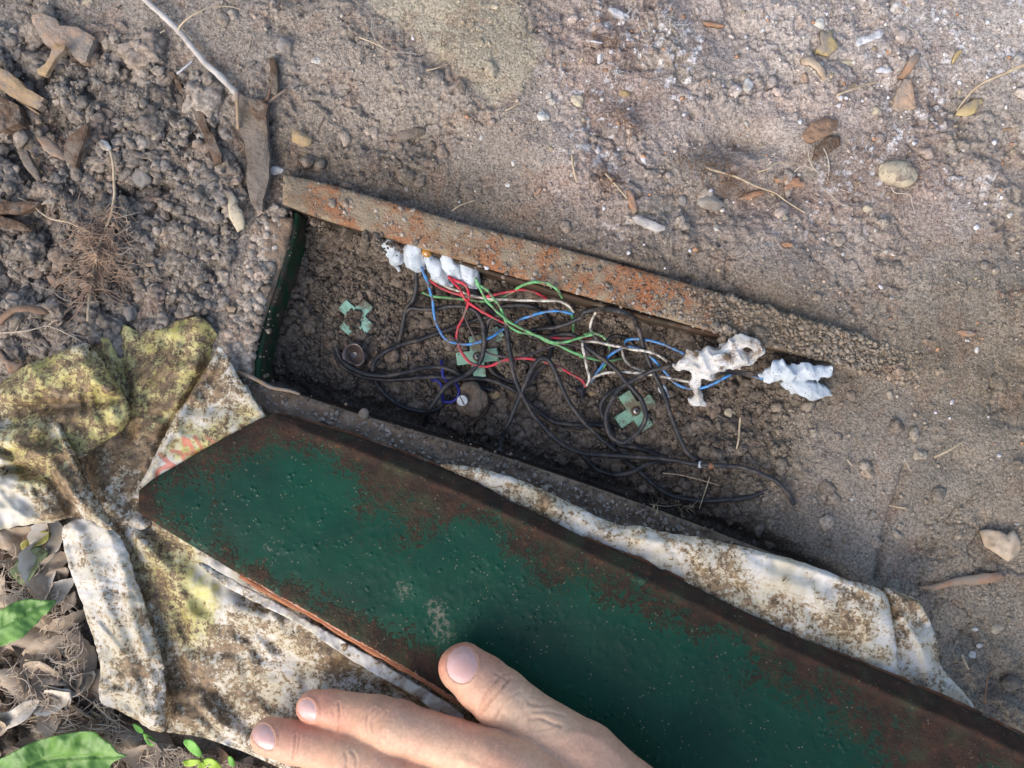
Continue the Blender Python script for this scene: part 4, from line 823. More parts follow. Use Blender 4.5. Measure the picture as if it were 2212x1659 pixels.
# white lumps under the bar: heights given above the deep floor
ZB = -.026
lump('sealed_joint', 'e', [[(470, 95, 34, 22), (530, 160, 52, 19), (575, 235, 50, 15), (585, 270, 34, 13), (560, 290, 16, 11)], [(560, 290, 14, 11), (598, 385, 9, 3)]], 0, M_seal, 'leftmost white speckled lump hanging from under the rusty bar', 'sealed joint', z0=ZB, amp=.0008)
lump('sealed_joint', 'e', [[(735, 170, 58, 24), (720, 230, 66, 21), (740, 290, 66, 18), (775, 320, 30, 15)], [(670, 235, 30, 19), (690, 290, 34, 17)]], 0, M_seal, 'squarish white lump with the amber drop, under the rusty bar', 'sealed joint', z0=ZB, amp=.0007)
lump('sealed_joint', 'e', [[(830, 265, 36, 23), (880, 330, 46, 20), (930, 400, 42, 17), (955, 445, 26, 14), (1020, 475, 22, 12)]], 0, M_seal, 'narrow white lump between two broader ones, under the rusty bar', 'sealed joint', z0=ZB, amp=.0008)
lump('sealed_joint', 'e', [[(980, 270, 44, 24), (1030, 330, 58, 21), (1075, 390, 46, 18), (1080, 440, 28, 15), (1030, 425, 20, 16)]], 0, M_seal, 'smooth white lump where the red wires come out', 'sealed joint', z0=ZB, amp=.0007)
lump('sealed_joint', 'e', [[(1110, 300, 30, 23), (1145, 360, 54, 20), (1180, 425, 50, 17), (1180, 465, 34, 14), (1235, 505, 12, 10)]], 0, M_seal, 'rightmost white lump under the bar, where the green wires come out', 'sealed joint', z0=ZB, amp=.0008)
M_amber = mat('amber_resin', (.42, .20, .01), (.25, .10, .01), scale=200, rough=.15, bump=.1, spec=.6, coat=.6)
lump('resin_drop', 'e', [[(800, 200, 22, 24), (820, 222, 24, 25.5), (835, 250, 14, 23)]], 0, M_amber, 'amber resin drop stuck on a white lump under the bar', 'resin', h=.0004, amp=.0002, z0=ZB)
ZR = -.018
lump('sealed_joint', 'f', [[(800, 535, 12, 14), (860, 510, 34, 17), (940, 490, 66, 19), (1050, 500, 82, 21), (1150, 480, 76, 22), (1230, 445, 70, 22)], [(1150, 430, 60, 22), (1250, 370, 54, 24), (1340, 345, 44, 26), (1440, 370, 36, 27), (1490, 400, 34, 27), (1440, 430, 26, 26), (1360, 440, 22, 25)],
      [(1160, 470, 54, 22), (1280, 480, 60, 24), (1370, 460, 44, 24), (1360, 510, 26, 22)], [(980, 560, 50, 17), (960, 620, 36, 15), (970, 690, 30, 12), (985, 760, 20, 9), (985, 815, 24, 7)], [(985, 815, 22, 7), (930, 808, 8, 6)], [(985, 815, 20, 7), (1035, 832, 14, 6)], [(1060, 590, 40, 18), (1090, 630, 26, 15)], [(1020, 430, 22, 22), (1060, 385, 7, 24)], [(880, 460, 12, 19), (900, 430, 5, 20)]],
     0, M_sealdirty, 'larger mud-smeared white lump at the right, with a drip hanging down', 'sealed joint', amp=.0011, z0=ZR, k=.0022)
lump('sealed_joint', 'f', [[(1470, 605, 12, 13), (1540, 610, 38, 15), (1620, 580, 62, 17), (1720, 590, 56, 19), (1850, 585, 50, 19), (1960, 585, 42, 18), (2020, 590, 28, 18), (2055, 560, 18, 19), (2055, 530, 14, 19)], [(1620, 520, 34, 18), (1650, 505, 20, 19)], [(1840, 540, 30, 20), (1870, 530, 16, 20)],
      [(1700, 660, 40, 15), (1790, 700, 62, 16), (1880, 725, 62, 16), (1970, 745, 48, 15), (2020, 745, 20, 14), (2075, 775, 22, 13)], [(2020, 735, 10, 14), (2090, 712, 7, 14)]], 0, M_seal, 'smaller two-fingered white lump farthest right in the box', 'sealed joint', amp=.0009, z0=-.013, k=.0018)

# ------------------------------------------------------------------ green clips
M_clip = mat('pale_green_plastic', (.27, .44, .31), (.20, .35, .25), scale=80, rough=.6, bump=.4, bscale=600, dust=.36, dustc=(.15, .125, .08), speck=(.05, .04, .025), speck_scale=700, speck_t=.20)
M_clip2 = mat('muddy_green_plastic', (.29, .52, .40), (.20, .36, .27), scale=90, rough=.6, bump=.3, bscale=600, dust=.45, dustc=(.11, .085, .06), speck=(.05, .04, .03), speck_scale=700, speck_t=.2)
M_screw = mat('screw_steel', (.42, .41, .39), (.20, .17, .13), scale=300, rough=.4, bump=.2, metal=.7, spec=.5)
M_washer = mat('brown_washer', (.12, .085, .06), (.07, .05, .035), scale=200, rough=.7, bump=.4)
M_slot = mat('screw_slot', (.02, .018, .015))
def clip(c, s, arm_u, half_u, rot, up, m, label, screw=True, tilt=(0, 0)):
    u0, v0 = U(s, [c])[0]; z = float(gzu(u0, v0)) + up / 1000; C = Vector(P(u0, v0, z)); k = rad(1, z); A = arm_u * k; B = half_u * k; T = .0042
    root = empty('cross_clip', C - Vector((0, 0, T)), label, 'clip'); bm = bmesh.new()
    o = [(B, B), (B, A), (-B, A), (-B, B), (-A, B), (-A, -B), (-B, -B), (-B, -A), (B, -A), (B, -B), (A, -B), (A, B)]
    vs_ = [bm.verts.new((x, y, -T)) for x, y in o]; f = bm.faces.new(vs_); r = bmesh.ops.extrude_face_region(bm, geom=[f]); bmesh.ops.translate(bm, vec=(0, 0, T), verts=[g for g in r['geom'] if isinstance(g, bmesh.types.BMVert)])
    bmesh.ops.recalc_face_normals(bm, faces=bm.faces); bmesh.ops.bevel(bm, geom=list(bm.edges), offset=.0006, segments=2, affect='EDGES', profile=.6)
    M = Matrix.Rotation(tilt[0], 4, 'X') @ Matrix.Rotation(tilt[1], 4, 'Y') @ Matrix.Rotation(math.radians(rot), 4, 'Z')
    def put(name, bm_, mm_, par=None):
        me = bpy.data.meshes.new(name); bm_.transform(M); bm_.to_mesh(me); bm_.free(); me.materials.append(mm_); q = bpy.data.objects.new(name, me); COL.objects.link(q); q.parent = par or root; q.location = (0, 0, T) if par is None else (0, 0, 0); return q
    put('cross_plate', bm, m)
    if screw:
        b2 = bmesh.new(); bmesh.ops.create_cone(b2, cap_ends=True, segments=28, radius1=38 * .2686 * k, radius2=30 * .2686 * k, depth=.0012, matrix=Matrix.Translation((0, 0, .0006))); put('washer', b2, M_washer)
        b3 = bmesh.new(); bmesh.ops.create_uvsphere(b3, u_segments=24, v_segments=12, radius=24 * .2686 * k, matrix=Matrix.Translation((0, 0, .0012)) @ Matrix.Diagonal((1, 1, .45, 1))); sc_ = put('screw', b3, M_screw)
        for fc in sc_.data.polygons: fc.use_smooth = True
        b4 = bmesh.new()
        for a in (0, math.pi / 2): bmesh.ops.create_cube(b4, size=1, matrix=Matrix.Translation((0, 0, .0021)) @ Matrix.Rotation(a + .5, 4, 'Z') @ Matrix.Diagonal((28 * .2686 * k, 7 * .2686 * k, .0008, 1)))
        put('slot', b4, M_slot, sc_)
    return root
clip((1225, 1058), 'e', 45.5, 14, 7, 5.2, M_clip, 'green cross clip at the middle of the box, ringed by the red wire')
clip((490, 893), 'f', 46, 14.5, 34, 4.2, M_clip, 'green cross clip at the right, inside the black cable coil')
clip((248, 738), 'e', 41, 14, 48, 2.0, M_clip2, 'half-buried green cross clip at the left with its centre under crumbs', False, (.05, -.06))
clip((1375, 880), 'e', 16, 9, 20, 1.0, M_clip2, 'small muddy green piece behind the middle cross clip', False, (.1, .1))

cc = U('e', [(248, 738)])[0]; n_ = 60; au = cc[0] + RNG.normal(-5, 8, n_); av = cc[1] + RNG.normal(2, 8, n_); rr_ = RNG.uniform(.6, 1.9, n_) / 1000; zz_ = gzu(au, av) + .0022
V, F, nv = lumps(P(au, av, zz_), rr_, 2, .75, .5); tag(link('clip_crumbs', mesh('clip_crumbs', V, F, np.repeat(np.array([[.098, .077, .06]]) * RNG.uniform(.8, 1.2, (n_, 1)), nv, 0)), M_clod, recentre=False), 'dark crumbs heaped over the half-buried clip', kind='stuff')
# blue tie, brown block with the slotted screw, black plug, shiny brown piece
M_navy = mat('navy_plastic', (.02, .025, .22), (.015, .015, .10), scale=200, rough=.45, bump=.2, spec=.4, dust=.2, dustc=(.08, .06, .05))
tie = empty('cable_tie', P(*U('e', [(960, 1250)])[0], -.03), 'dark blue plastic cable tie looped by the slotted screw', 'cable tie')
for pl in ([(855, 1245, 1), (900, 1250, 3), (935, 1290, 3), (940, 1350, 3), (950, 1430, 0)], [(1050, 1265, 1), (1078, 1330, 3), (1060, 1395, 3), (1010, 1425, 2), (955, 1420, 1)], [(935, 1095, 1), (945, 1160, 3), (950, 1215, 3), (985, 1255, 2), (1040, 1265, 1)]):
    sp = spline(np.array(pl, float), 8); q = U('e', sp[:, :2]); z = gzu(q[:, 0], q[:, 1]); z = np.convolve(np.pad(z, 5, 'edge'), np.ones(11) / 11, 'valid') + sp[:, 2] / 1000 + .0025
    link('band', tube_mesh('band', P(q[:, 0], q[:, 1], z), rad(3.6, -.02), 10), M_navy, tie)
M_block = mat('soil_covered_block', (.17, .135, .10), (.115, .08, .055), scale=150, rough=.9, bump=1, bscale=800, dist=.001, speck=(.42, .34, .24), speck_scale=1400, speck_t=.16)
q0 = U('e', [(1170, 1400)])[0]; zb = float(gzu(*q0)); blk = empty('terminal_block', P(*q0, zb), 'soil-crusted round block with a slotted silver screw, near the lower rim', 'terminal block')
lump('body', 'e', [[(1130, 1330, 62, 4), (1190, 1340, 66, 4), (1230, 1400, 64, 4), (1200, 1470, 66, 4), (1130, 1460, 60, 4), (1110, 1400, 50, 4)]], 0, M_block, None, None, parent=blk, z0=zb, amp=.0009)
M_darkrub = mat('dark_rubber', (.035, .02, .015), (.06, .035, .025), scale=200, rough=.55, bump=.3)
ar = spline(U('e', [(1255, 1320), (1305, 1370), (1312, 1440), (1280, 1510), (1230, 1560), (1190, 1580)]), 8); link('seal_ring', tube_mesh('seal_ring', P(ar[:, 0], ar[:, 1], zb + .004), rad(3.4, -.02), 10), M_darkrub, blk)
qs = U('e', [(1105, 1412)])[0]; Cs = P(*qs, zb + .0088); k_ = rad(1, zb)
bm = bmesh.new(); bmesh.ops.create_cone(bm, cap_ends=True, segments=32, radius1=44 * .2686 * k_, radius2=41 * .2686 * k_, depth=.0036, matrix=Matrix.Translation(Cs)); bmesh.ops.bevel(bm, geom=[e for e in bm.edges if e.calc_face_angle(0) > .8], offset=.0003, segments=2, affect='EDGES')
me = bpy.data.meshes.new('screw'); bm.to_mesh(me); bm.free(); scr = link('screw', me, mat('bright_screw', (.62, .62, .58), (.40, .38, .34), scale=350, rough=.35, metal=.35, spec=.5, bump=.2), blk); scr['label'] = 'bright slotted screw'
bm = bmesh.new(); bmesh.ops.create_cube(bm, size=1, matrix=Matrix.Translation((Cs[0], Cs[1], Cs[2] + .00175)) @ Matrix.Rotation(math.radians(-62), 4, 'Z') @ Matrix.Diagonal((74 * .2686 * k_, 8 * .2686 * k_, .0004, 1)))
me = bpy.data.meshes.new('slot'); bm.to_mesh(me); bm.free(); so_ = bpy.data.objects.new('slot', me); COL.objects.link(so_); me.materials.append(M_slot); so_.parent = scr
M_plug = mat('black_plug', (.012, .014, .02), (.02, .02, .03), scale=200, rough=.5, bump=.2, dust=.2, dustc=(.07, .055, .04))
lump('wire_plug', 'f', [[(30, 720, 30, 3), (60, 735, 30, 3)], [(60, 735, 28, 3), (75, 690, 22, 4)], [(50, 740, 20, 3), (62, 785, 16, 2)]], 0, M_plug, 'small black plug where the red and white wires end', 'plug', amp=.0003, k=.001)
M_shell = mat('glossy_brown_shell', (.05, .03, .022), (.10, .075, .06), scale=150, rough=.18, bump=.15, spec=.7, coat=.5, dust=.1)
def shell():
    o = U('e', [(175, 930), (230, 935), (290, 985), (318, 1060), (305, 1130), (270, 1140), (200, 1105), (140, 1070), (150, 1000), (190, 970)])
    g = float(gzu(*U('e', [(240, 1040)])[0])); c = U('e', [(235, 1045)])[0]
    def zf(u, v): d = np.hypot(u - c[0], v - c[1]) / 26; return g + .0015 + .0045 * sstep(.15, .95, d) - .003 * sstep(.95, 1.3, d)
    V, F, _, _ = inner_mesh(spline(o, 4, True), 2.2, zf); V, F = thicken(V, F, .0008); tag(link('curved_shard', mesh('curved_shard', V, F), M_shell), 'glossy dark brown curved shard at the left end of the black cables', 'shard')
shell()

# ------------------------------------------------------------------ loose things lying on the soil
def mw(name, a, b, **k): return mat(name, a, b, **k)
M_brick = mw('terracotta', (.43, .29, .19), (.34, .24, .17), scale=120, rough=.9, bump=1, bscale=500, dist=.001, dust=.5, dustc=(.27, .225, .18), speck=(.5, .4, .3), speck_scale=1500, speck_t=.1)
M_chip = mw('pale_wood', (.36, .25, .14), (.22, .14, .075), scale=60, rough=.85, bump=.9, bscale=260, dust=.42, dustc=(.24, .195, .155))
M_chipo = mw('orange_wood', (.38, .21, .12), (.27, .15, .09), scale=120, rough=.85, bump=1, bscale=400, dist=.001, dust=.5, dustc=(.26, .215, .165))
M_bark = mw('dark_bark', (.16, .10, .065), (.075, .048, .03), scale=150, rough=.95, bump=1, bscale=500, dist=.001, dust=.45, dustc=(.18, .145, .11))
M_barkg = mw('grey_bark', (.19, .155, .12), (.12, .095, .07), scale=150, rough=.95, bump=1, bscale=600, dist=.001, dust=.5, dustc=(.20, .165, .13), speck=(.4, .36, .3), speck_scale=1500, speck_t=.1)
M_stone = mw('grey_stone', (.30, .27, .23), (.20, .18, .155), scale=120, rough=.85, bump=.6, bscale=900, dust=.3, dustc=(.2, .165, .13))
M_stoney = mw('buff_stone', (.50, .43, .30), (.36, .30, .21), scale=120, rough=.8, bump=.5, bscale=800, dust=.32, dustc=(.17, .13, .10), speck=(.10, .08, .06), speck_scale=900, speck_t=.2)
M_stonew = mw('pale_stone', (.56, .54, .49), (.42, .40, .35), scale=150, rough=.8, bump=.6, dust=.42, dustc=(.27, .225, .18))
M_ochre = mw('ochre_stone', (.42, .29, .12), (.25, .19, .13), scale=90, rough=.85, bump=.6, bscale=800, dust=.3, dustc=(.17, .14, .11))
M_twig = mw('grey_twig', (.50, .46, .41), (.32, .29, .26), scale=180, rough=.8, bump=.8, bscale=500, spec=.2)
M_root = mw('pale_root', (.50, .40, .27), (.36, .27, .17), scale=300, rough=.8, bump=.5, bscale=900)
M_rootw = mw('white_root', (.50, .42, .33), (.34, .28, .21), scale=300, rough=.8, bump=.4)
M_rootb = mw('brown_root', (.27, .17, .11), (.17, .11, .07), scale=300, rough=.85, bump=.5)
M_lime = mw('white_lime', (.62, .62, .64), (.42, .40, .38), scale=400, rough=.8, bump=.8, bscale=900, dust=.25)
M_dry = mw('dry_leaf', (.50, .40, .29), (.34, .25, .165), scale=120, rough=.75, bump=.5, bscale=300, spec=.3, dust=.12)
M_dryy = mw('yellow_leaf', (.48, .37, .17), (.34, .24, .11), scale=160, rough=.7, bump=.8, dust=.48, dustc=(.27, .225, .17))
M_dryo = mw('rusty_leaf', (.34, .20, .125), (.22, .14, .09), scale=120, rough=.8, bump=.9, dust=.5, dustc=(.25, .20, .15))
M_leafg = mw('green_leaf', (.16, .30, .055), (.09, .20, .035), scale=110, rough=.45, bump=.35, bscale=220, dist=.0012, spec=.4)
M_leafp = mw('faded_green_leaf', (.30, .36, .17), (.22, .25, .12), scale=60, rough=.6, bump=.4, bscale=220, dist=.001)

def chip(name, s, outline, thick, m, label, cat, up=.6, tilt=(0, 0), rough=.5, step=None, bow=0):
    o = U(s, outline); c = o.mean(0); sz = np.ptp(o, 0).max(); step = step or max(2.2, sz / 16)
    rg = np.vstack([o + RNG.uniform(-1, 1, o.shape) * sz * .012]); q = []
    for a, b in zip(rg, np.roll(rg, -1, 0)):
        k = max(2, int(np.hypot(*(b - a)) / (step * 1.5)))
        for t in np.linspace(0, 1, k, endpoint=False): q.append(a + (b - a) * t + (RNG.uniform(-1, 1, 2) * step * .22 if t > 0 else 0))
    g = float(np.percentile(gzu(o[:, 0], o[:, 1]), 65)); z0 = g + (thick + up) / 1000; q = np.array(q)
    def zf(u, v):
        x, y = PX(u, v, z0); e = np.maximum(polysd(u, v, q), 0) / sz
        return z0 + tilt[0] * (u - c[0]) / sz * .01 - tilt[1] * (v - c[1]) / sz * .01 + bow / 1000 * (1 - ((u - c[0]) ** 2 + (v - c[1]) ** 2) / (sz * .5) ** 2) + (fbm(x * 1000 / 3, y * 1000 / 3, 7, 3) - .5) * rough / 1000 * 2 - .0004 * np.exp(-(e / .03) ** 2)
    V, F, _, _ = inner_mesh(q, step, zf); V, F = thicken(V, F, thick / 1000 + .0008); return tag(link(name, mesh(name, V, F, smooth=thick < 1.2), m), label, cat)
def pebble(s, c, ru, rv, rot, m, label, name='pebble', cat='pebble', up=.1, rough=.34, flat=.55, sub=4):
    V, _F = ico(sub); off = RNG.random(3) * 40; d = 1 + rough * (n3(V * 1.2 + off) * 2 - 1) + rough * .3 * (n3(V * 3.5 + off) * 2 - 1)
    u, v = U(s, [c])[0]; z = float(gzu(u, v)); k = SH[s][2]; a = rad(ru * k, z); b = rad(rv * k, z); h = min(a, b) * flat * 1.3
    p = V * d[:, None] * np.array([a, b, h]); t = -math.radians(rot); R = np.array([[math.cos(t), -math.sin(t), 0], [math.sin(t), math.cos(t), 0], [0, 0, 1]]); p = p @ R.T
    p += P(u, v, z + h * up); return tag(link(name, mesh(name, p, _F.copy()), m), label, cat)
def stick(s, pts, r0, r1, m, label, name='twig', cat='twig', lift=0, sides=9, knot=.12, follow=True, seed=1):
    q = np.array([list(p) + [0] * (3 - len(p)) for p in pts], float); uv = U(s, q[:, :2]); sp = spline(np.column_stack([uv, q[:, 2]]), 10); k = SH[s][2]
    g = gzu(sp[:, 0], sp[:, 1]); w = min(21, len(g) // 2 * 2 - 1); g = np.convolve(np.pad(g, w // 2, 'edge'), np.ones(w) / w, 'valid')
    if m.name == 'white_root': r0, r1 = r0 * .7, r1 * .6
    r = rad(np.linspace(r0, r1, len(sp)) * k) * (1 + knot * (fbm(np.arange(len(sp)) / 4, seed + 0 * np.arange(len(sp)), seed, 2) * 2 - 1))
    z = g + sp[:, 2] / 1000 + r * .7 + lift / 1000 + .0008; return tag(link(name, tube_mesh(name, P(sp[:, 0], sp[:, 1], z), r, sides), m), label, cat)
def rootlets(paths, m, label, name='root_tangle', cat='roots', parent=None, kind=None):
    parts = []
    for s, pts, r0, r1 in paths:
        q = np.array([list(p) + [0] * (3 - len(p)) for p in pts], float); uv = U(s, q[:, :2]) if s else q[:, :2]; sp = spline(np.column_stack([uv, q[:, 2]]), 6); n = len(sp)
        sp[1:-1, :2] += RNG.normal(0, .5, (n - 2, 2)); k = SH[s][2] if s else 1; g = gzu(sp[:, 0], sp[:, 1]); g = np.convolve(np.pad(g, 4, 'edge'), np.ones(9) / 9, 'valid')
        r = rad(np.linspace(r0, r1, n) * k); parts.append(tube_arr(P(sp[:, 0], sp[:, 1], g + sp[:, 2] / 1000 + .0012 + r), r, 5))
    V, F = join(parts); return tag(link(name, mesh(name, V, F), m), label, None if kind else cat, None, kind)
def branchy(main, n, ln, seed=0, h=2, spread=1.2):
    """side rootlets along a main path given in sheet u units"""
    rr = np.random.default_rng(seed); sp = spline(np.array(main, float), 8); out = []
    for _ in range(n):
        i = rr.integers(1, len(sp) - 2); p = sp[i, :2].copy(); d = sp[i + 1, :2] - sp[i, :2]; a = math.atan2(d[1], d[0]) + rr.choice([-1, 1]) * rr.uniform(.4, spread); L_ = ln * rr.uniform(.35, 1.2); q = [(p[0], p[1], h)]
        for k in range(4): a += rr.normal(0, .35); p = p + np.array([math.cos(a), math.sin(a)]) * L_ / 4; q.append((p[0], p[1], h + rr.normal(0, 1)))
        out.append((None, q, rr.uniform(.8, 1.15), .45))
        if rr.random() < .6:
            j = rr.integers(1, 4); p = np.array(q[j][:2]); a += rr.choice([-1, 1]) * rr.uniform(.5, 1.1); q2 = [(p[0], p[1], h)]
            for k in range(3): a += rr.normal(0, .3); p = p + np.array([math.cos(a), math.sin(a)]) * L_ / 6; q2.append((p[0], p[1], h + rr.normal(0, 1)))
            out.append((None, q2, .7, .35))
    return out
A = 'a'
chip('brick_fragment', A, [(200, 95), (250, 83), (350, 112), (372, 160), (440, 165), (490, 172), (575, 215), (598, 235), (590, 270), (540, 385), (505, 402), (440, 330), (405, 290), (330, 290), (285, 280), (240, 200), (205, 150)], 5, M_brick, 'orange broken brick fragment in the top left corner', 'brick fragment', up=1.2, tilt=(-.15, .1), rough=.5)
chip('bark_chip', A, [(345, 268), (412, 285), (405, 315), (350, 370), (285, 478), (240, 470), (232, 440), (290, 400), (320, 330)], 2.0, M_chip, 'thin brown bark chip leaning over the brick fragment', 'wood chip', up=6.0, tilt=(.3, .3), rough=.4)
chip('wood_chip', A, [(-60, 425), (0, 432), (60, 455), (110, 497), (165, 560), (225, 590), (280, 618), (262, 640), (272, 665), (235, 690), (205, 672), (140, 650), (60, 600), (0, 562), (-60, 540)], 3, M_chip, 'large splintered tan wood chip at the left edge', 'wood chip', up=4, tilt=(-.1, .3), rough=.5)
stick(A, [(110, 630, 3), (180, 675, 3), (250, 722, 2)], 12, 6, M_chip, 'thin splinter under the large tan wood chip', 'splinter', 'splinter')
chip('wood_block', A, [(-60, 600), (0, 612), (70, 640), (115, 665), (132, 740), (115, 780), (60, 800), (0, 815), (-60, 810)], 7, M_bark, 'dark brown weathered wood block at the left edge', 'wood block', up=1, rough=.9)
stick(A, [(880, -60, 3), (930, 10, 3), (1010, 80, 2.5), (1100, 165, 2.5), (1165, 235, 2.2), (1215, 300, 2.2), (1300, 400, 2), (1390, 480, 1.8), (1495, 590, 1.5)], 20, 21, M_twig, 'straight pale grey twig running down from the top edge', lift=0, knot=.22)
stick(A, [(1120, 205, 3), (1150, 150, 7), (1220, 95, 10), (1330, 45, 8), (1440, 40, 5), (1530, 60, 3)], 7, 3, M_root, 'curved straw stalk arching off the pale grey twig', 'straw', 'straw')
stick(A, [(945, 245, 2), (1000, 215, 2), (1045, 190, 2)], 7, 4, M_root, 'short straw left of the pale grey twig', 'straw', 'straw')
stick(A, [(1120, 465, 1), (1170, 425, 2), (1230, 375, 1)], 7, 6, M_lime, 'short bluish white stick below the pale grey twig', 'stick', 'stick')
chip('bark_slab', A, [(1485, 590), (1560, 615), (1640, 625), (1690, 660), (1680, 720), (1695, 850), (1703, 1000), (1700, 1120), (1680, 1200), (1650, 1330), (1600, 1320), (1570, 1180), (1560, 1020), (1545, 900), (1510, 820), (1485, 700)], 2.5, M_barkg, 'upright slab of grey bark above the left end of the rusty bar', 'bark', up=1.5, tilt=(.3, 0), rough=1.0)
chip('bark_piece', A, [(1560, 612), (1640, 628), (1692, 660), (1682, 720), (1692, 830), (1655, 800), (1600, 730)], 1.5, M_bark, 'dark brown fibrous bark torn at the top of the grey bark slab', 'bark', up=4.6, tilt=(.2, .1), rough=1)
stick(A, [(1497, 575, 5), (1500, 680, 5), (1505, 815, 4)], 14, 10, M_chip, 'flat tan splinter standing on the left side of the grey bark slab', 'splinter', 'splinter')
chip('bark_strip', A, [(1050, 448), (1095, 460), (1130, 510), (1160, 570), (1205, 625), (1250, 665), (1285, 720), (1300, 780), (1350, 850), (1375, 930), (1402, 990), (1402, 1030), (1345, 1040), (1340, 1000), (1300, 900), (1262, 800), (1225, 720), (1190, 650), (1135, 590), (1090, 500)], 1.2, M_bark, 'long dark curved bark strip left of the grey bark slab', 'bark', up=1.5, tilt=(.1, -.1), rough=.9)
chip('bark_chip', A, [(1705, 365), (1725, 355), (1740, 380), (1752, 470), (1755, 580), (1738, 602), (1718, 590), (1706, 480)], 2, M_bark, 'small upright brown wood chip right of the pale twig end', 'wood chip', up=1.5)
for pts, lab in [([(1660, 645, 1), (1690, 625, 2), (1710, 560, 1)], 'tiny pinkish splinter at the foot of the upright chip'), ([(1695, 650, 1.5), (1750, 605, 2), (1812, 565, 1)], 'longer pinkish splinter at the foot of the upright chip'), ([(1575, 310, 1), (1583, 270, 1), (1592, 230, 1)], 'short pinkish splinter between the two small stones at the top')]:
    stick(A, pts, 8, 8, M_chipo, lab, 'splinter', 'splinter')
chip('wood_shard', A, [(540, 780), (552, 800), (548, 850), (500, 960), (478, 1055), (430, 1030), (398, 1000), (400, 925), (450, 850)], 2, M_bark, 'dark triangular wood shard in the clods at the left', 'wood shard', up=5, tilt=(-.2, .4), rough=.6)
chip('wood_shard', A, [(108, 955), (165, 948), (195, 1010), (240, 1090), (276, 1165), (262, 1180), (220, 1130), (160, 1060), (125, 1000)], 1.8, M_barkg, 'narrow grey wood shard pointing down at the left', 'wood shard', up=6, tilt=(0, .2), rough=.4)
chip('leaf_fragment', A, [(235, 870), (290, 860), (340, 900), (400, 960), (425, 1000), (400, 1012), (340, 990), (280, 950)], .6, M_dryo, 'curled brown leaf scrap beside the triangular shard', 'leaf', up=5, tilt=(-.2, -.2), bow=1.5)
chip('bark_piece', A, [(-60, 1262), (0, 1258), (80, 1280), (180, 1268), (250, 1280), (200, 1318), (110, 1345), (0, 1352), (-60, 1350)], 4, M_bark, 'brown bark piece lying flat at the left edge below the clods', 'bark', up=3, rough=1)
chip('bark_piece', A, [(-60, 1365), (0, 1362), (60, 1380), (130, 1410), (192, 1450), (180, 1462), (100, 1450), (0, 1430), (-60, 1420)], 3, M_bark, 'thin dark bark piece with a sharp tip at the left edge', 'bark', up=3)
chip('curled_leaf', A, [(1450, 1228), (1478, 1226), (1505, 1270), (1500, 1300), (1530, 1330), (1545, 1400), (1535, 1450), (1500, 1465), (1470, 1420), (1450, 1380), (1440, 1300)], .5, M_stoney, 'pale straw-coloured curled leaf beside the left rim', 'leaf', up=2.5, bow=2.5)
for c, a, b, r, m, lab in [((1795, 290), 52, 45, 0, M_stone, 'rounded grey stone at the top, right of the pale twig'), ((2000, 385), 28, 26, 20, M_stonew, 'small white stone right of the rounded grey stone'), ((205, 360), 42, 30, 10, M_stoney, 'small cream stone under the brick fragment'),
                           ((908, 1122), 58, 60, 0, M_stone, 'smooth pentagonal grey stone among the clods'), ((1745, 1080), 46, 26, 5, M_stonew, 'oval white pebble between bark slab and rusty bar'), ((1910, 872), 80, 55, 15, M_ochre, 'ochre and brown stone above the left part of the rusty bar'),
                           ((1270, 858), 36, 26, 10, M_stonew, 'pale chalky pebble on the dark bark strip'), ((668, 925), 44, 26, 40, M_stonew, 'pale angular pebble at the tip of the long root'), ((28, 1552), 28, 38, 0, M_stoney, 'round yellowish pebble at the left edge'), ((552, 12), 34, 26, 0, M_stoney, 'yellowish pebble at the very top near the left corner'),
                           ((1275, 285), 30, 24, 30, M_brick, 'small orange brick crumb beside the pale grey twig'), ((985, 425), 20, 14, 0, M_stone, 'tiny round pebble left of the pale twig'), ((1350, 605), 26, 14, 0, M_stonew, 'tiny flat pale pebble under the pale twig end'), ((1775, 815), 12, 12, 0, M_brick, 'tiny orange pebble left of the ochre stone'),
                           ((435, 690), 26, 30, 0, M_barkg, 'small tan lump in the clods at the left'), ((545, 935), 34, 30, 0, M_barkg, 'small grey-brown lump beside the triangular shard'), ((1465, 1078), 32, 26, 0, M_barkg, 'round brown lump left of the bark slab'), ((1985, 605), 20, 8, -20, M_barkg, 'small flat grey chip right of the pinkish splinters')]:
    pebble(A, c, a, b, r, m, lab)
# roots at the left
stick(A, [(698, 955, 5), (715, 1040, 6), (720, 1150, 7), (722, 1240, 7), (700, 1360, 7), (665, 1450, 6), (625, 1550, 6), (600, 1650, 5), (588, 1740, 5), (573, 1830, 5), (560, 1920, 4), (555, 2030, 2)], 8, 9, M_root, 'long tan root standing up through the tangle at the left', 'root', 'root', follow=True)
stick(A, [(115, 1250, 3), (200, 1290, 4), (260, 1345, 5), (330, 1385, 5), (430, 1405, 5), (520, 1445, 5), (600, 1480, 4)], 4, 6, M_root, 'thin root reaching left from the root tangle', 'root', 'root')
stick('d', [(-60, 545, 3), (0, 525, 3), (90, 520, 4), (180, 508, 5), (245, 492, 5), (290, 480, 5), (350, 495, 5), (420, 528, 5), (500, 570, 4), (560, 625, 2)], 7, 5, M_rootw, 'white branching root at the left above the sack', 'root', 'root')
mainr = [(238, 440), (246, 500), (225, 520), (205, 560), (200, 600), (196, 640)]
rootlets(branchy(mainr, 150, 95, 3, 7, 1.6) + branchy([(110, 480), (180, 500), (215, 530)], 40, 60, 5, 5), mw('tangle_root', (.40, .28, .19), (.27, .18, .12), scale=300, rough=.85, bump=.4), 'dense tangle of fine brown rootlets around the long tan root')
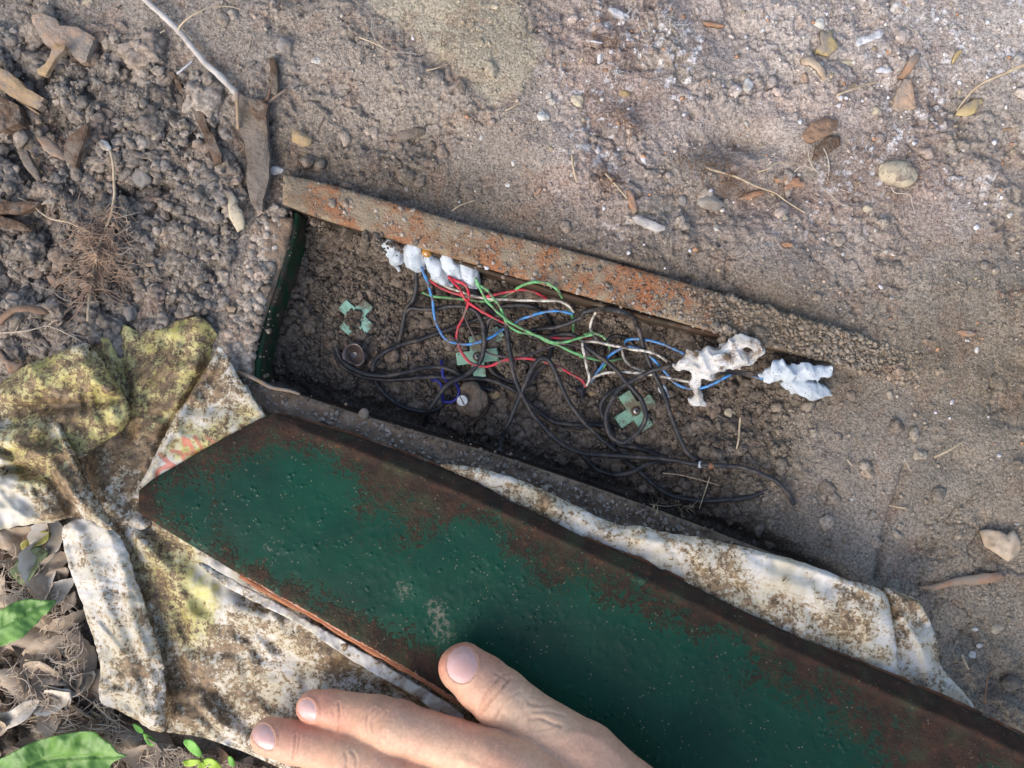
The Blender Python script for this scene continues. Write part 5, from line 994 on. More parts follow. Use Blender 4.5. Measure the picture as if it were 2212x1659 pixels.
rootlets(branchy([(20, 722), (95, 705), (140, 715), (190, 750)], 26, 42, 8, 3) + branchy([(240, 560), (262, 520), (280, 490)], 14, 55, 9, 4) + [('d', [(600, 330, 4), (480, 330, 4), (380, 300, 5), (330, 260, 4), (240, 230, 3), (150, 185, 2)], 3, 1.5), ('a', [(700, 1380, 5), (790, 1365, 5), (885, 1340, 4)], 4, 2), ('a', [(660, 1540, 5), (740, 1480, 6), (830, 1430, 5)], 5, 3), ('a', [(690, 1500, 5), (760, 1470, 5), (820, 1400, 5)], 4, 2)], M_rootw, 'pale rootlets branching off the white root at the left', cat='roots')
chip('leaf_fragment', 'd', [(290, 165), (335, 150), (350, 185), (400, 165), (460, 145), (445, 185), (380, 215), (345, 240), (320, 215)], .5, M_dryo, 'brown star-shaped leaf scrap under the root tangle', 'leaf', up=3, bow=1.5)
chip('husk', 'd', [(-60, 430), (0, 415), (60, 372), (130, 348), (210, 350), (270, 370), (302, 395), (250, 402), (160, 385), (90, 395), (40, 430), (0, 470), (-60, 500)], 1.0, M_rootb, 'greyish striped husk arching at the left edge above the sack', 'husk', up=5, bow=3)
chip('dry_leaf', 'd', [(-60, 620), (0, 628), (40, 690), (110, 712), (160, 718), (110, 770), (60, 778), (30, 720), (-60, 700)], .5, M_dryo, 'dry tan leaf poking out above the yellow fold of the sack', 'leaf', up=4, bow=1.5)
pebble('d', (830, 400), 55, 60, 0, M_stone, 'bluish grey lump of clay above the sack', name='clay_lump', cat='clay lump', rough=.4)
chip('wood_chip', 'd', [(1425, 350), (1495, 360), (1480, 395), (1440, 390)], .8, M_chip, 'small cream chip beside the left rim', 'wood chip', up=1.5)
chip('wood_chip', 'd', [(900, 78), (970, 75), (985, 100), (930, 105)], .8, M_chip, 'small tan chip above the middle of the left clods', 'wood chip', up=4)
stick('d', [(1500, 775, 1), (1580, 800, 3), (1650, 835, 3), (1720, 870, 3), (1830, 890, 3), (1895, 912, 2)], 16, 9, M_chip, 'flat brown splinter lying along the lower rim corner', 'splinter', 'splinter')
# right side of the picture
C = 'c'
pebble(C, (1410, 1095), 128, 82, 8, M_stoney, 'large buff stone on the soil at the right', name='stone', cat='stone', up=.25, rough=.18, sub=5)
for c, a, b, r, m, lab in [((465, 540), 34, 42, 10, M_stonew, 'cream oval pebble in the rooty soil at the upper right'), ((1225, 1315), 30, 24, -15, M_stoney, 'small cream pebble below the large buff stone'), ((1110, 395), 46, 26, -10, M_stoney, 'tan flat pebble near the yellow leaf'), ((920, 150), 36, 28, 0, M_stonew, 'pale greenish pebble above the yellow leaf'), ((1397, 45), 36, 40, 0, M_stonew, 'round pale pebble near the top right edge'),
                           ((825, 500), 30, 34, 0, M_brick, 'squarish tan brick crumb below the curled leaf'), ((1130, 540), 28, 18, -10, M_ochre, 'ochre pebble above the thin stick at the right'), ((1275, 700), 22, 22, 0, M_stoney, 'small cream pebble left of the red triangular shard'), ((50, 1275), 36, 30, 20, M_stone, 'grey pebble in the cluster below the torn roots'), ((230, 1275), 80, 50, 5, M_stone, 'flat grey-brown stone in the cluster below the torn roots'), ((690, 1372), 28, 20, 10, M_stoney, 'small buff pebble below the long thin root'),
                           ((270, 1450), 16, 12, 0, M_stonew, 'tiny white pebble below the flat grey-brown stone'), ((1635, 800), 14, 12, 0, M_brick, 'tiny orange pebble right of the red shard'), ((1828, 945), 24, 14, 25, M_stonew, 'white shell chip at the right'), ((1280, 1595), 26, 14, 0, M_stoney, 'small yellowish pebble at the lower right of the stones'), ((1345, 1590), 18, 14, 0, M_stonew, 'tiny white pebble beside the small yellowish one'), ((2105, 815), 28, 9, -15, M_chip, 'thin buff flake near the right edge')]:
    pebble(C, c, a, b, r, m, lab)
chip('yellow_leaf', C, [(935, 190), (965, 210), (1000, 185), (1005, 240), (1050, 290), (1010, 330), (975, 355), (920, 340), (892, 335), (905, 300), (935, 280), (925, 230)], .5, M_dryy, 'torn yellow leaf at the upper right', 'leaf', up=1.5, bow=1.5)
chip('curled_leaf', C, [(800, 375), (840, 355), (890, 358), (930, 400), (958, 450), (968, 510), (940, 500), (900, 440), (860, 410), (815, 405)], .6, M_dry, 'curled grey-brown leaf below the yellow leaf', 'leaf', up=2, bow=2.5)
chip('lime_chip', C, [(1145, 270), (1160, 240), (1230, 225), (1300, 190), (1328, 205), (1310, 235), (1230, 265), (1170, 292)], 1.2, M_lime, 'elongated whitish chip right of the yellow leaf', 'chip', up=.6)
chip('lime_chip', C, [(1270, 440), (1310, 422), (1370, 432), (1395, 448), (1350, 462), (1290, 460)], 1.0, M_lime, 'small oval whitish chip left of the reddish leaf', 'chip', up=.6)
chip('reddish_leaf', C, [(1410, 490), (1450, 440), (1490, 370), (1530, 335), (1562, 338), (1550, 380), (1500, 450), (1450, 500)], .6, M_dryo, 'folded reddish-brown leaf above the orange-tipped shard', 'leaf', up=4, tilt=(.2, .3), bow=2)
chip('bark_shard', C, [(1460, 495), (1500, 505), (1515, 580), (1528, 680), (1490, 690), (1420, 705), (1375, 680), (1395, 610), (1430, 540)], 1.8, M_brick, 'reddish triangular bark shard with an orange tip at the right', 'bark shard', up=1.6, tilt=(.2, .2))
chip('yellow_leaf', C, [(1780, 728), (1795, 690), (1850, 650), (1900, 622), (1945, 620), (1960, 640), (1925, 670), (1905, 715), (1850, 735)], .6, M_dryy, 'yellow leaf scrap under the long thin stalk at the right', 'leaf', up=.8, bow=1)
stick(C, [(1785, 700, 1), (1830, 640, 3), (1890, 570, 5), (1960, 520, 6), (2050, 480, 7), (2110, 455, 7), (2160, 430, 7), (2280, 385, 7)], 4, 13, M_root, 'long stalk curving in from the right edge', 'stalk', 'stalk')
stick(C, [(1030, 600, 2), (1130, 562, 2.5), (1210, 535, 2), (1290, 515, 2)], 8, 6, M_root, 'thin straight stick above the large buff stone', lift=.5)
chip('wood_chip', C, [(690, 1190), (720, 1150), (760, 1125), (790, 1120), (800, 1148), (832, 1150), (830, 1175), (770, 1180), (720, 1195)], 1.2, M_chipo, 'ragged orange wood chip left of the large buff stone', 'wood chip', up=1.2)
chip('wood_chip', C, [(640, 1130), (670, 1105), (715, 1100), (720, 1130), (690, 1150), (650, 1150)], 1.2, M_chipo, 'smaller orange wood chip touching the ragged one', 'wood chip', up=1)
chip('wood_chip', C, [(410, 1255), (440, 1225), (520, 1205), (580, 1210), (560, 1230), (470, 1258)], 1.0, M_chipo, 'slender orange wood chip below the long root', 'wood chip', up=1)
chip('wood_chip', C, [(172, 128), (260, 140), (325, 158), (310, 172), (230, 165), (180, 150)], 1.0, M_chipo, 'slender orange wood chip near the top of the white-flecked soil', 'wood chip', up=1)
chip('wood_chip', C, [(1775, 345), (1790, 320), (1825, 305), (1822, 330), (1790, 365), (1765, 400), (1760, 380)], .8, M_dryy, 'small yellow wood chip near the right edge', 'wood chip', up=1)
chip('wood_chip', C, [(680, 1540), (720, 1525), (760, 1540), (750, 1560), (700, 1562)], .8, M_chipo, 'small orange wood chip above the soil-caked end of the bar', 'wood chip', up=.8)
chip('bark_flake', C, [(820, 850), (870, 770), (960, 745), (1040, 760), (1030, 810), (980, 850), (880, 900), (840, 895)], 1.2, M_rootb, 'brown curled bark flake left of the large buff stone', 'bark', up=1.5, bow=2, rough=1)
chip('bark_flake', C, [(880, 1000), (900, 930), (980, 860), (1050, 860), (1050, 920), (980, 970), (910, 1010)], 1.5, M_bark, 'dark reddish bark flake under the curled one', 'bark', up=.8, rough=1)
for pts, r0, r1, m, lab in [([(200, 1060, 1), (300, 1090, 2), (400, 1120, 2), (470, 1155, 2), (540, 1185, 2), (640, 1220, 2), (700, 1265, 2), (770, 1310, 1), (830, 1345, 0)], 8, 4, M_root, 'long tan root running down right across the rooty soil'), ([(845, 925, 1), (855, 1000, 3), (880, 1060, 3), (930, 1110, 2)], 6, 4, M_rootw, 'short pale root left of the buff stone, the left of two'), ([(945, 935, 1), (970, 990, 3), (980, 1070, 3), (965, 1160, 1)], 6, 4, M_rootw, 'short pale root left of the buff stone, the right of two'),
                            ([(760, 1085, 1), (800, 1055, 3), (860, 1060, 3), (930, 1105, 1)], 6, 4, M_rootw, 'small arched root by the ragged orange chip'), ([(930, 1180, 1), (990, 1230, 2), (1040, 1280, 2), (1115, 1308, 0)], 6, 4, M_rootw, 'white bent root below the buff stone, left of the zigzag one'), ([(1050, 1195, 1), (1110, 1215, 2), (1185, 1235, 0)], 5, 3, M_rootw, 'short horizontal root below the buff stone'),
                            ([(1370, 1180, 1), (1400, 1218, 2), (1490, 1230, 2), (1505, 1290, 1), (1525, 1345, 0)], 6, 4, M_rootw, 'white zigzag root just below the buff stone'), ([(530, 1085, 1), (600, 1065, 2), (650, 1030, 2), (780, 1030, 1)], 4, 3, M_root, 'fine tan root crossing the rooty soil'), ([(1470, 170, 1), (1540, 210, 2), (1560, 280, 1)], 4, 3, M_rootw, 'short pale root near the top right')]:
    stick(C, pts, r0, r1, m, lab, 'root', 'root')
B_ = 'b'
for pts, r0, r1, m, lab in [([(1560, 975, 1), (1570, 1060, 2), (1592, 1155, 1)], 7, 6, M_root, 'short straight root stub in the middle of the upper soil'), ([(1770, 1095, 1), (1830, 1160, 2), (1910, 1255, 1)], 7, 5, M_root, 'diagonal root stub above the right part of the rusty bar'), ([(300, 110, 2), (300, 200, 4), (340, 280, 5), (420, 325, 4), (500, 330, 3), (600, 345, 2)], 5, 4, M_rootw, 'long curved white root at the top centre'), ([(215, 235, 2), (300, 268, 3), (400, 318, 2)], 5, 4, M_root, 'straight pale straw crossing the curved white root'),
                            ([(640, 445, 2), (700, 432, 3), (775, 405, 2)], 6, 4, M_root, 'knobbly tan rootlet below the sandy patch'), ([(1655, 255, 2), (1700, 262, 3), (1752, 272, 2)], 7, 5, M_lime, 'whitish root stub at the top right of the upper soil'), ([(1140, 700, 1), (1190, 675, 2), (1240, 645, 1)], 5, 4, M_root, 'thin tan rootlet in the middle of the upper soil'), ([(1980, 140, 2), (2000, 190, 4), (2020, 240, 2)], 7, 4, M_rootw, 'left pale root of the clump near the top edge'), ([(2040, 110, 2), (2045, 160, 4), (2065, 200, 2)], 7, 4, M_rootw, 'right pale root of the clump near the top edge'),
                            ([(1250, 1040, 1), (1290, 1080, 2), (1345, 1140, 1)], 3.5, 3, M_rootb, 'thin dark rootlet above the rusty bar'), ([(800, 1335, 1), (850, 1300, 2), (950, 1265, 1)], 4, 3, M_root, 'tan rootlet just above the rusty bar'), ([(1910, 1380, 2), (1950, 1395, 2)], 5, 5, M_root, 'tiny straw by the grey wood chip')]:
    stick(B_, pts, r0, r1, m, lab, 'root', 'root')
chip('wood_chip', B_, [(1905, 1205), (1935, 1200), (1960, 1260), (1975, 1330), (1955, 1350), (1925, 1300)], 1.5, M_chipo, 'narrow pinkish wood chip above the grey wood chip', 'wood chip', up=1)
chip('wood_chip', B_, [(1940, 1372), (1975, 1360), (2050, 1390), (2150, 1430), (2152, 1452), (2100, 1465), (2040, 1440), (1960, 1400)], 2, M_twig, 'weathered grey wood chip above the rusty bar', 'wood chip', up=1)
chip('wood_chip', B_, [(1320, 1215), (1360, 1182), (1372, 1195), (1350, 1225), (1325, 1235)], 1, M_chipo, 'small orange chip above the middle of the rusty bar', 'wood chip', up=.6)
chip('soil_slab', B_, [(1795, 50), (1830, 48), (1905, 85), (1925, 108), (1880, 118), (1830, 90)], 1.5, M_lime, 'pointed white chip at the top of the rooty soil', 'chip', up=1.5)
for c, a, b, r, m, lab in [((1415, 605), 18, 26, 20, M_stonew, 'upper white grain of the pair in the middle of the upper soil'), ((1432, 640), 26, 24, 0, M_stonew, 'lower white grain of the pair in the middle of the upper soil'), ((1600, 640), 40, 36, 30, M_stoney, 'cream ridged shell fragment right of the white pair'), ((1375, 735), 38, 34, 0, M_stonew, 'chalky grey nodule below the white pair'), ((1365, 1030), 18, 22, 0, M_stonew, 'bluish white grain right of centre above the bar'), ((1192, 1032), 14, 16, 0, M_stonew, 'small white grain left of the bluish one'), ((920, 635), 24, 20, 0, M_stone, 'bluish grey pebble under the sandy patch'), ((870, 555), 34, 42, 0, M_barkg, 'brown soil nodule under the sandy patch'),
                           ((1740, 355), 22, 46, 8, M_lime, 'upright white lime lump near the root hollow'), ((1895, 590), 30, 24, 0, M_ochre, 'tan pebble at the right of the upper soil'), ((2015, 1005), 18, 34, -30, M_lime, 'pale grey shell chip above the torn roots'), ((1560, 1105), 12, 16, 0, M_stonew, 'tiny white grain near the root stub'), ((1155, 1170), 18, 12, 0, M_stonew, 'tiny flat white grain above the bar'), ((515, 1195), 18, 14, 0, M_stone, 'tiny grey pebble above the left part of the bar'), ((990, 870), 14, 18, 20, M_stonew, 'tiny pale grain in the grey earth'), ((545, 840), 80, 44, -20, M_barkg, 'squarish brown soil lump at the top centre')]:
    pebble(B_, c, a, b, r, m, lab)
rt = []
for k, (a, b, n_, l_) in enumerate([([(1270, 340), (1300, 380), (1330, 400)], None, 16, 40), ([(1456, 330), (1530, 360), (1600, 390)], None, 34, 50), ([(1260, 190), (1330, 240), (1380, 300)], None, 30, 40), ([(1270, 70), (1350, 90), (1430, 110)], None, 22, 40), ([(1500, 360), (1560, 400), (1640, 430)], None, 20, 60), ([(1740, 320), (1800, 390), (1860, 410)], None, 14, 45), ([(2130, 600), (2180, 640), (2212, 620)], None, 12, 40), ([(900, 70), (960, 100), (1000, 60)], None, 8, 40)]):
    rt += branchy(a, n_, l_, 20 + k, 1.5, 1.5)
rootlets(rt, M_rootb, 'fine brown rootlets matted through the pinkish soil at the upper right', name='rootlet_mat', kind='stuff')
rt = []
for k, (a, n_, l_) in enumerate([([(1420, 20), (1456, 50), (1490, 70)], 22, 30), ([(1310, 130), (1330, 160), (1340, 150)], 10, 18), ([(1310, 20), (1400, 40)], 8, 30), ([(1820, 300), (1900, 330)], 8, 30)]): rt += branchy(a, n_, l_, 60 + k, 2, 1.5)
rootlets(rt, M_lime, 'white mould-covered rootlets at the top right', name='rootlet_mat', kind='stuff')
# inside the box: straws, stones, the small dry root on the rim
F_ = 'f'
stick(F_, [(1330, 945, 3), (1322, 1030, 3), (1318, 1110, 3), (1300, 1195, 1)], 9, 7, M_root, 'upright tan straw on the crumbs at the right of the box', 'straw', 'straw')
stick(F_, [(705, 1392, 2), (850, 1408, 3), (1000, 1445, 3), (1165, 1492, 1)], 5, 4, M_root, 'thin tan straw above the lowest black cable', 'straw', 'straw')
stick(F_, [(1000, 1680, 6), (1030, 1590, 8), (1060, 1500, 9), (1085, 1420, 8)], 4, 4, M_root, 'thin grey stalk crossing the lowest black cable', 'stalk', 'stalk')
pebble(F_, (1240, 905), 42, 42, 0, M_stoney, 'round buff pebble in the crumbs right of the drip'); pebble(F_, (140, 745), 34, 30, 10, M_ochre, 'ochre pebble beside the black plug'); pebble('e', (1365, 1365), 56, 34, 10, M_ochre, 'yellow-brown angular pebble beside the crusted block')
pebble('e', (1440, 435), 24, 20, 0, M_lime, 'white crumb on the soil near the rusty bar'); pebble('e', (1300, 345), 22, 14, 0, M_lime, 'pale crumb close under the rusty bar')
rootlets(branchy([(1405, 1095), (1440, 1085), (1475, 1100), (1500, 1095)], 22, 26, 31, 4, 1.5) + [('f', [(600, 1640, 5), (740, 1660, 6), (860, 1640, 5)], 4, 3)], M_root, 'small dry root sprig lying on the lower rim', name='root_sprig', cat='root sprig')
pebble('k', (245, 88), 30, 34, 0, M_clod if False else M_barkg, 'soil crumb stuck on the edge of the lower rim'); pebble('j', (508, 220), 16, 26, 0, M_stone, 'grey crumb on the far end of the lower rim')
# lower right
L_ = 'l'
stick(L_, [(1645, 835, 1), (1740, 790, 2), (1830, 735, 1)], 8, 5, M_root, 'greenish straw on the smooth soil at the right', 'straw', 'straw'); stick(L_, [(1450, 830, 1), (1475, 890, 1.5), (1503, 930, 1)], 4, 4, M_rootw, 'thin white rootlet left of the greenish straw', 'root', 'root')
stick(L_, [(1095, 850, 1), (1128, 893, 1)], 5, 4, M_root, 'tiny straw near the buried end of the box', 'straw', 'straw'); stick(L_, [(1360, 1140, 1), (1475, 1162, 1)], 5, 4, M_root, 'short straw across the groove at the right', 'straw', 'straw')
pebble(L_, (1125, 1103), 12, 9, 0, M_stonew, 'tiny white pebble above the soil groove'); pebble(L_, (1860, 50), 56, 26, 8, M_chipo, 'smooth orange-tan chip near the right edge'); pebble(L_, (1912, 158), 14, 22, 10, M_stonew, 'small cream pebble below the orange-tan chip')
chip('leaf_fragment', L_, [(1930, 1300), (1990, 1290), (2060, 1300), (2110, 1330), (2150, 1300), (2200, 1380), (2180, 1450), (2110, 1500), (2050, 1450), (1970, 1400)], .6, M_dry, 'large crumpled brown leaf at the right edge', 'leaf', up=2, bow=3, rough=1.2)
chip('leaf_fragment', 'j', [(1530, 520), (1620, 510), (1740, 470), (1850, 450), (1960, 430), (2060, 420), (2110, 450), (2040, 490), (1900, 500), (1760, 510), (1640, 535)], .6, M_dryo, 'long brown leaf lying right of the sack corner', 'leaf', up=1.2, bow=1.5)
stick('j', [(1820, 940, 2), (1840, 990, 3), (1862, 1035, 2)], 8, 6, M_root, 'short pale straw right of the folded sack corner', 'straw', 'straw'); stick('j', [(1965, 1260, 1), (1975, 1150, 2), (1990, 1070, 3), (2050, 1010, 2)], 6, 4, M_rootb, 'thin forked rootlet right of the folded sack corner', 'root', 'root')
for c, a, b, m, lab in [((2035, 780), 40, 30, M_stoney, 'tan stone right of the folded sack corner'), ((1885, 945), 26, 20, M_stonew, 'small white stone right of the folded sack corner'), ((1930, 885), 20, 16, M_stonew, 'small cream grain above the white stone'), ((2130, 1120), 60, 46, M_barkg, 'brown soil lump at the lower right edge'), ((1900, 780), 18, 14, M_stonew, 'tiny white grain left of the tan stone')]:
    pebble('j', c, a, b, 0, m, lab)

# ------------------------------------------------------------------ leaf litter at the lower left
LIT = np.array([(-60, 1150), (120, 1150), (150, 1230), (205, 1500), (330, 1600), (640, 1680), (900, 1760), (-60, 1760)], float)
scatter('litter_soil', 900, LIT, .6, 3.2, 2, .1, 'crumbly brown soil showing between the dead leaves', power=2)
def leaf_arr(L_, W, cup, bend, twist, ser=0.0, n=12, m=5, seed=0, point=1.2):
    rr = np.random.default_rng(seed); t = np.linspace(0, 1, n)[:, None]; s = np.linspace(-1, 1, m)[None]
    w = W * np.sin(math.pi * np.clip(t, 0, 1) ** .8) ** point * (1 + ser * rr.uniform(-1, 1, (n, m)))
    x = (t - .5) * L_ + 0 * s; y = w * s * .5 + .12 * L_ * np.sin(t * 3 + rr.uniform(0, 6)) * rr.uniform(-1, 1); z = cup * (s ** 2) * w * .6 + bend * (t - .5) ** 2 * L_ * 2 + twist * s * w * (t - .5) * 2 + (rr.random((n, m)) - .5) * W * .05 - abs(cup) * .06 * W * (np.abs(s) < .1)
    V = np.stack([x, y + 0 * x, z], -1).reshape(-1, 3); i = np.arange(n - 1)[:, None] * m + np.arange(m - 1)[None]; F = np.stack([i, i + 1, i + m + 1, i + m], -1).reshape(-1, 4); return V, F
def rotz(V, a, tilt=0, ax=0):
    c, s = math.cos(tilt), math.sin(tilt); R = np.array([[1, 0, 0], [0, c, -s], [0, s, c]]) if ax == 0 else np.array([[c, 0, s], [0, 1, 0], [-s, 0, c]])
    V = V @ R.T; c, s = math.cos(a), math.sin(a); return V @ np.array([[c, -s, 0], [s, c, 0], [0, 0, 1]]).T
DL = []
for k in range(9):
    V, F = leaf_arr(.030, .015, RNG.uniform(-.9, .9), RNG.uniform(-.4, .5), RNG.uniform(-.8, .8), .08, 16, 7, k, RNG.uniform(.7, 1.3)); DL.append((V, F))
LM = [mesh('dry_leaf', V, F) for V, F in DL]; mts = [M_dry, M_dryo, M_dry, mat('pale_dry_leaf', (.66, .60, .50), (.50, .42, .31), scale=120, rough=.75, bump=.4), M_dry, M_barkg, M_dry, mat('dark_dry_leaf', (.22, .165, .115), (.12, .09, .065), scale=120, rough=.8, bump=.4), M_dry]
for me_, mm_ in zip(LM, mts): me_.materials.append(mm_)
seen = set(); k = 0; tones = ['tan', 'rusty', 'brown', 'pale straw', 'fawn', 'greyish', 'sandy', 'dark', 'dull brown']; shp = ['flat', 'curled', 'twisted', 'cupped', 'narrow', 'bent', 'ragged', 'folded', 'rolled']
def place(u, v):
    if v < 1230: return 'under the brown bunch of the sack'
    if v < 1300: return 'above the upper green leaf'
    if v < 1400: return 'beside the upper green leaf' if u < 100 else 'between the upper green leaf and the white strip'
    if v < 1490: return 'at the left edge between the two green leaves' if u < 100 else 'left of the white strip near its lower end'
    if u < 250: return 'just above the large lower green leaf'
    if u < 380: return 'below the tip of the white strip'
    return 'by the seedlings at the bottom edge'
while k < 84:
    u, v = RNG.uniform(-40, 660), RNG.uniform(1135, 1700)
    if polysd(np.array([u]), np.array([v]), LIT)[0] < 4: continue
    j = RNG.integers(0, 9); z = float(gzu(u, v)) + RNG.uniform(.002, .009); o = bpy.data.objects.new('dry_leaf', LM[j]); COL.objects.link(o); o.location = P(u, v, z)
    sc_ = RNG.uniform(.35, .95); o.scale = (sc_, sc_, sc_); o.rotation_euler = (RNG.normal(0, .3), RNG.normal(0, .3), RNG.uniform(0, 6.28))
    lab_ = ('small ' if sc_ < .55 else 'large ' if sc_ > .75 else 'middling ') + tones[j] + ' ' + shp[j] + ' dead leaf ' + place(u, v)
    if lab_ in seen: bpy.data.objects.remove(o); continue
    seen.add(lab_); tag(o, lab_, 'leaf', 'dead leaves in the litter'); k += 1
fib = []
rr = np.random.default_rng(5)
for (cu, cv, n_, L0, a0, sp_) in [(190, 1380, 90, 70, 1.9, .45), (150, 1420, 70, 60, 2.4, .5), (100, 1560, 80, 90, .2, .4), (200, 1600, 70, 90, .5, .5), (330, 1620, 90, 70, .3, .8), (420, 1640, 90, 60, .1, .9), (520, 1650, 90, 60, .4, .9), (40, 1250, 50, 60, 1.0, .8), (230, 1500, 60, 70, 1.2, .5), (60, 1480, 60, 70, .6, 1.2), (560, 1655, 50, 50, 0, 1.0), (620, 1665, 40, 40, 2, 1), (120, 1300, 50, 50, 1.4, .8)]:
    for _ in range(int(n_ * 1.8)):
        p = np.array([cu, cv]) + rr.normal(0, 26, 2); a = a0 + rr.normal(0, sp_); c = rr.normal(0, .28); q = []
        if polysd(p[:1], p[1:], LIT)[0] < 0: continue
        for i in range(7): q.append((*p, 0)); p = p + np.array([math.cos(a), math.sin(a)]) * L0 * rr.uniform(.6, 1) / 7; a += c
        q = np.array(q); ok = polysd(q[:, 0], q[:, 1], LIT) > -4; q = q[ok]
        if len(q) < 3: continue
        g = gzu(q[:, 0], q[:, 1]).max() + rr.uniform(.002, .009); h = g + np.sin(np.linspace(0, 3.1, len(q))) * rr.uniform(0, .004)
        fib.append(tube_arr(P(q[:, 0], q[:, 1], h), rad(rr.uniform(.45, 1.1)), 4))
V, F = join(fib); tag(link('grass_fibres', mesh('grass_fibres', V, F), mat('straw_fibre', (.66, .55, .42), (.46, .36, .25), scale=200, rough=.75, bump=0)), 'fine curled straw fibres matted in the leaf litter', kind='stuff')
G_ = 'g'
for pts, lab in [([(160, 975, 5), (260, 990, 6), (330, 1030, 6), (420, 1110, 6), (520, 1200, 5), (640, 1290, 4), (760, 1400, 4), (850, 1480, 3)], 'long brown dry stem running diagonally through the litter'), ([(600, 1260, 6), (720, 1360, 6), (830, 1430, 5), (900, 1510, 4)], 'thin dry stem along the lower edge of the white strip'), ([(120, 560, 6), (180, 470, 7), (250, 400, 6), (340, 355, 5), (400, 350, 4)], 'thin bent straw left of the white strip'), ([(-40, 1440, 6), (150, 1350, 7), (330, 1320, 6)], 'dry stalk above the lower green leaf')]:
    stick(G_, pts, 7, 4, M_root, lab, 'straw_stalk', 'stalk', lift=2)
def big_leaf(s, outline, rib, z, m, label, cup=3, veins=8, droop=0, name='green_leaf', step=4):
    o = spline(U(s, outline), 4, True); rb = spline(U(s, rib), 8); sz = np.ptp(o, 0).max()
    def zf(u, v):
        d = lined(u, v, rb); L1 = np.concatenate([[0], np.cumsum(np.hypot(*np.diff(rb, axis=0).T))]); i = np.argmin((u[:, None] - rb[None, :, 0]) ** 2 + (v[:, None] - rb[None, :, 1]) ** 2, 1); t = L1[i] / L1[-1]
        ph = (t * veins - d / sz * 6) ; vein = np.abs((ph % 1) - .5) * 2
        return z + cup / 1000 * np.minimum(d / sz * 4, 1) ** 1.3 - .0012 * np.exp(-(d / 3.5) ** 2) + .0005 * (vein - .5) * np.minimum(d / 14, 1) + (fbm(u / 45, v / 45, 3, 2) - .5) * .007 - droop / 1000 * t
    V, F, _, _ = inner_mesh(o, step, zf); V, F = thicken(V, F, .0004); root = tag(link(name, mesh(name, V, F), m), label, 'leaf'); return root
big_leaf(G_, [(-120, 680), (0, 658), (70, 620), (130, 598), (200, 592), (280, 600), (352, 602), (330, 640), (300, 680), (262, 705), (235, 745), (190, 785), (140, 835), (80, 862), (0, 892), (-120, 920)], [(-120, 790), (0, 765), (120, 710), (230, 650), (345, 604)], .018, M_leafg, 'bright green leaf entering at the left edge above the litter', veins=9)
big_leaf(G_, [(-120, 1640), (0, 1600), (100, 1548), (200, 1500), (300, 1468), (420, 1442), (520, 1428), (600, 1432), (640, 1470), (700, 1510), (740, 1560), (800, 1582), (750, 1605), (700, 1640), (680, 1720), (500, 1800), (200, 1850), (-120, 1800)], [(-120, 1750), (100, 1680), (300, 1610), (500, 1590), (650, 1585), (790, 1583)], .021, M_leafg, 'large green leaf with folded veins at the bottom left corner', veins=10, cup=4)
big_leaf(G_, [(80, 390), (130, 330), (180, 290), (240, 260), (300, 290), (280, 350), (230, 410), (180, 480), (130, 500), (90, 460), (62, 420)], [(110, 480), (160, 400), (220, 330), (290, 275)], .008, M_leafp, 'faded greyish green leaf beside the white strip', veins=7, name='faded_leaf')
big_leaf(G_, [(130, 240), (190, 200), (230, 175), (300, 160), (320, 190), (280, 240), (220, 262), (150, 290)], [(140, 280), (220, 225), (310, 170)], .009, mat('yellowing_leaf', (.30, .36, .07), (.34, .30, .10), scale=60, rough=.5, bump=.3), 'yellow-green wilted leaf under the brown bunch', veins=6, name='wilted_leaf')
big_leaf(G_, [(255, 1130), (320, 1145), (380, 1160), (440, 1165), (450, 1210), (440, 1290), (420, 1300), (370, 1240), (330, 1230), (290, 1180)], [(260, 1135), (340, 1180), (430, 1280)], .010, MATS['pale_dry_leaf'], 'torn pale dry leaf standing in the litter', veins=6, name='torn_leaf')
big_leaf(G_, [(150, 1000), (250, 985), (350, 1040), (440, 1090), (460, 1130), (360, 1140), (240, 1110), (160, 1070)], [(150, 1040), (300, 1070), (450, 1125)], .009, M_dry, 'broad flat brown leaf above the torn pale one', veins=7, name='brown_leaf')
big_leaf(G_, [(320, 1290), (420, 1300), (520, 1340), (560, 1365), (480, 1380), (380, 1360), (340, 1330)], [(330, 1300), (440, 1335), (550, 1365)], .009, M_dryo, 'brown leaf with a dark edge below the torn pale one', veins=6, name='brown_leaf')
big_leaf(G_, [(170, 520), (260, 460), (330, 400), (420, 390), (430, 440), (380, 560), (440, 600), (340, 620), (240, 600)], [(180, 520), (300, 500), (420, 470)], .0055, M_dry, 'broad brown leaf under the faded green leaf', veins=7, name='brown_leaf')
big_leaf(G_, [(-40, 1330), (60, 1300), (150, 1240), (250, 1230), (180, 1340), (80, 1400), (-40, 1430)], [(-30, 1390), (100, 1330), (230, 1240)], .010, MATS['pale_dry_leaf'], 'pale curled leaf at the left edge above the big green leaf', veins=7, name='brown_leaf', cup=6)
big_leaf(G_, [(560, 1300), (600, 1310), (650, 1340), (682, 1390), (650, 1405), (590, 1370), (555, 1340)], [(560, 1310), (620, 1350), (675, 1398)], .010, M_dryy, 'small ribbed yellow husk by the tip of the white strip', veins=8, name='seed_husk')
M_seed = mat('seedling_green', (.22, .48, .08), (.15, .38, .06), scale=80, rough=.45, bump=.15)
M_seedy = mat('seedling_yellow_green', (.38, .52, .05), (.28, .44, .05), scale=80, rough=.45, bump=.15)
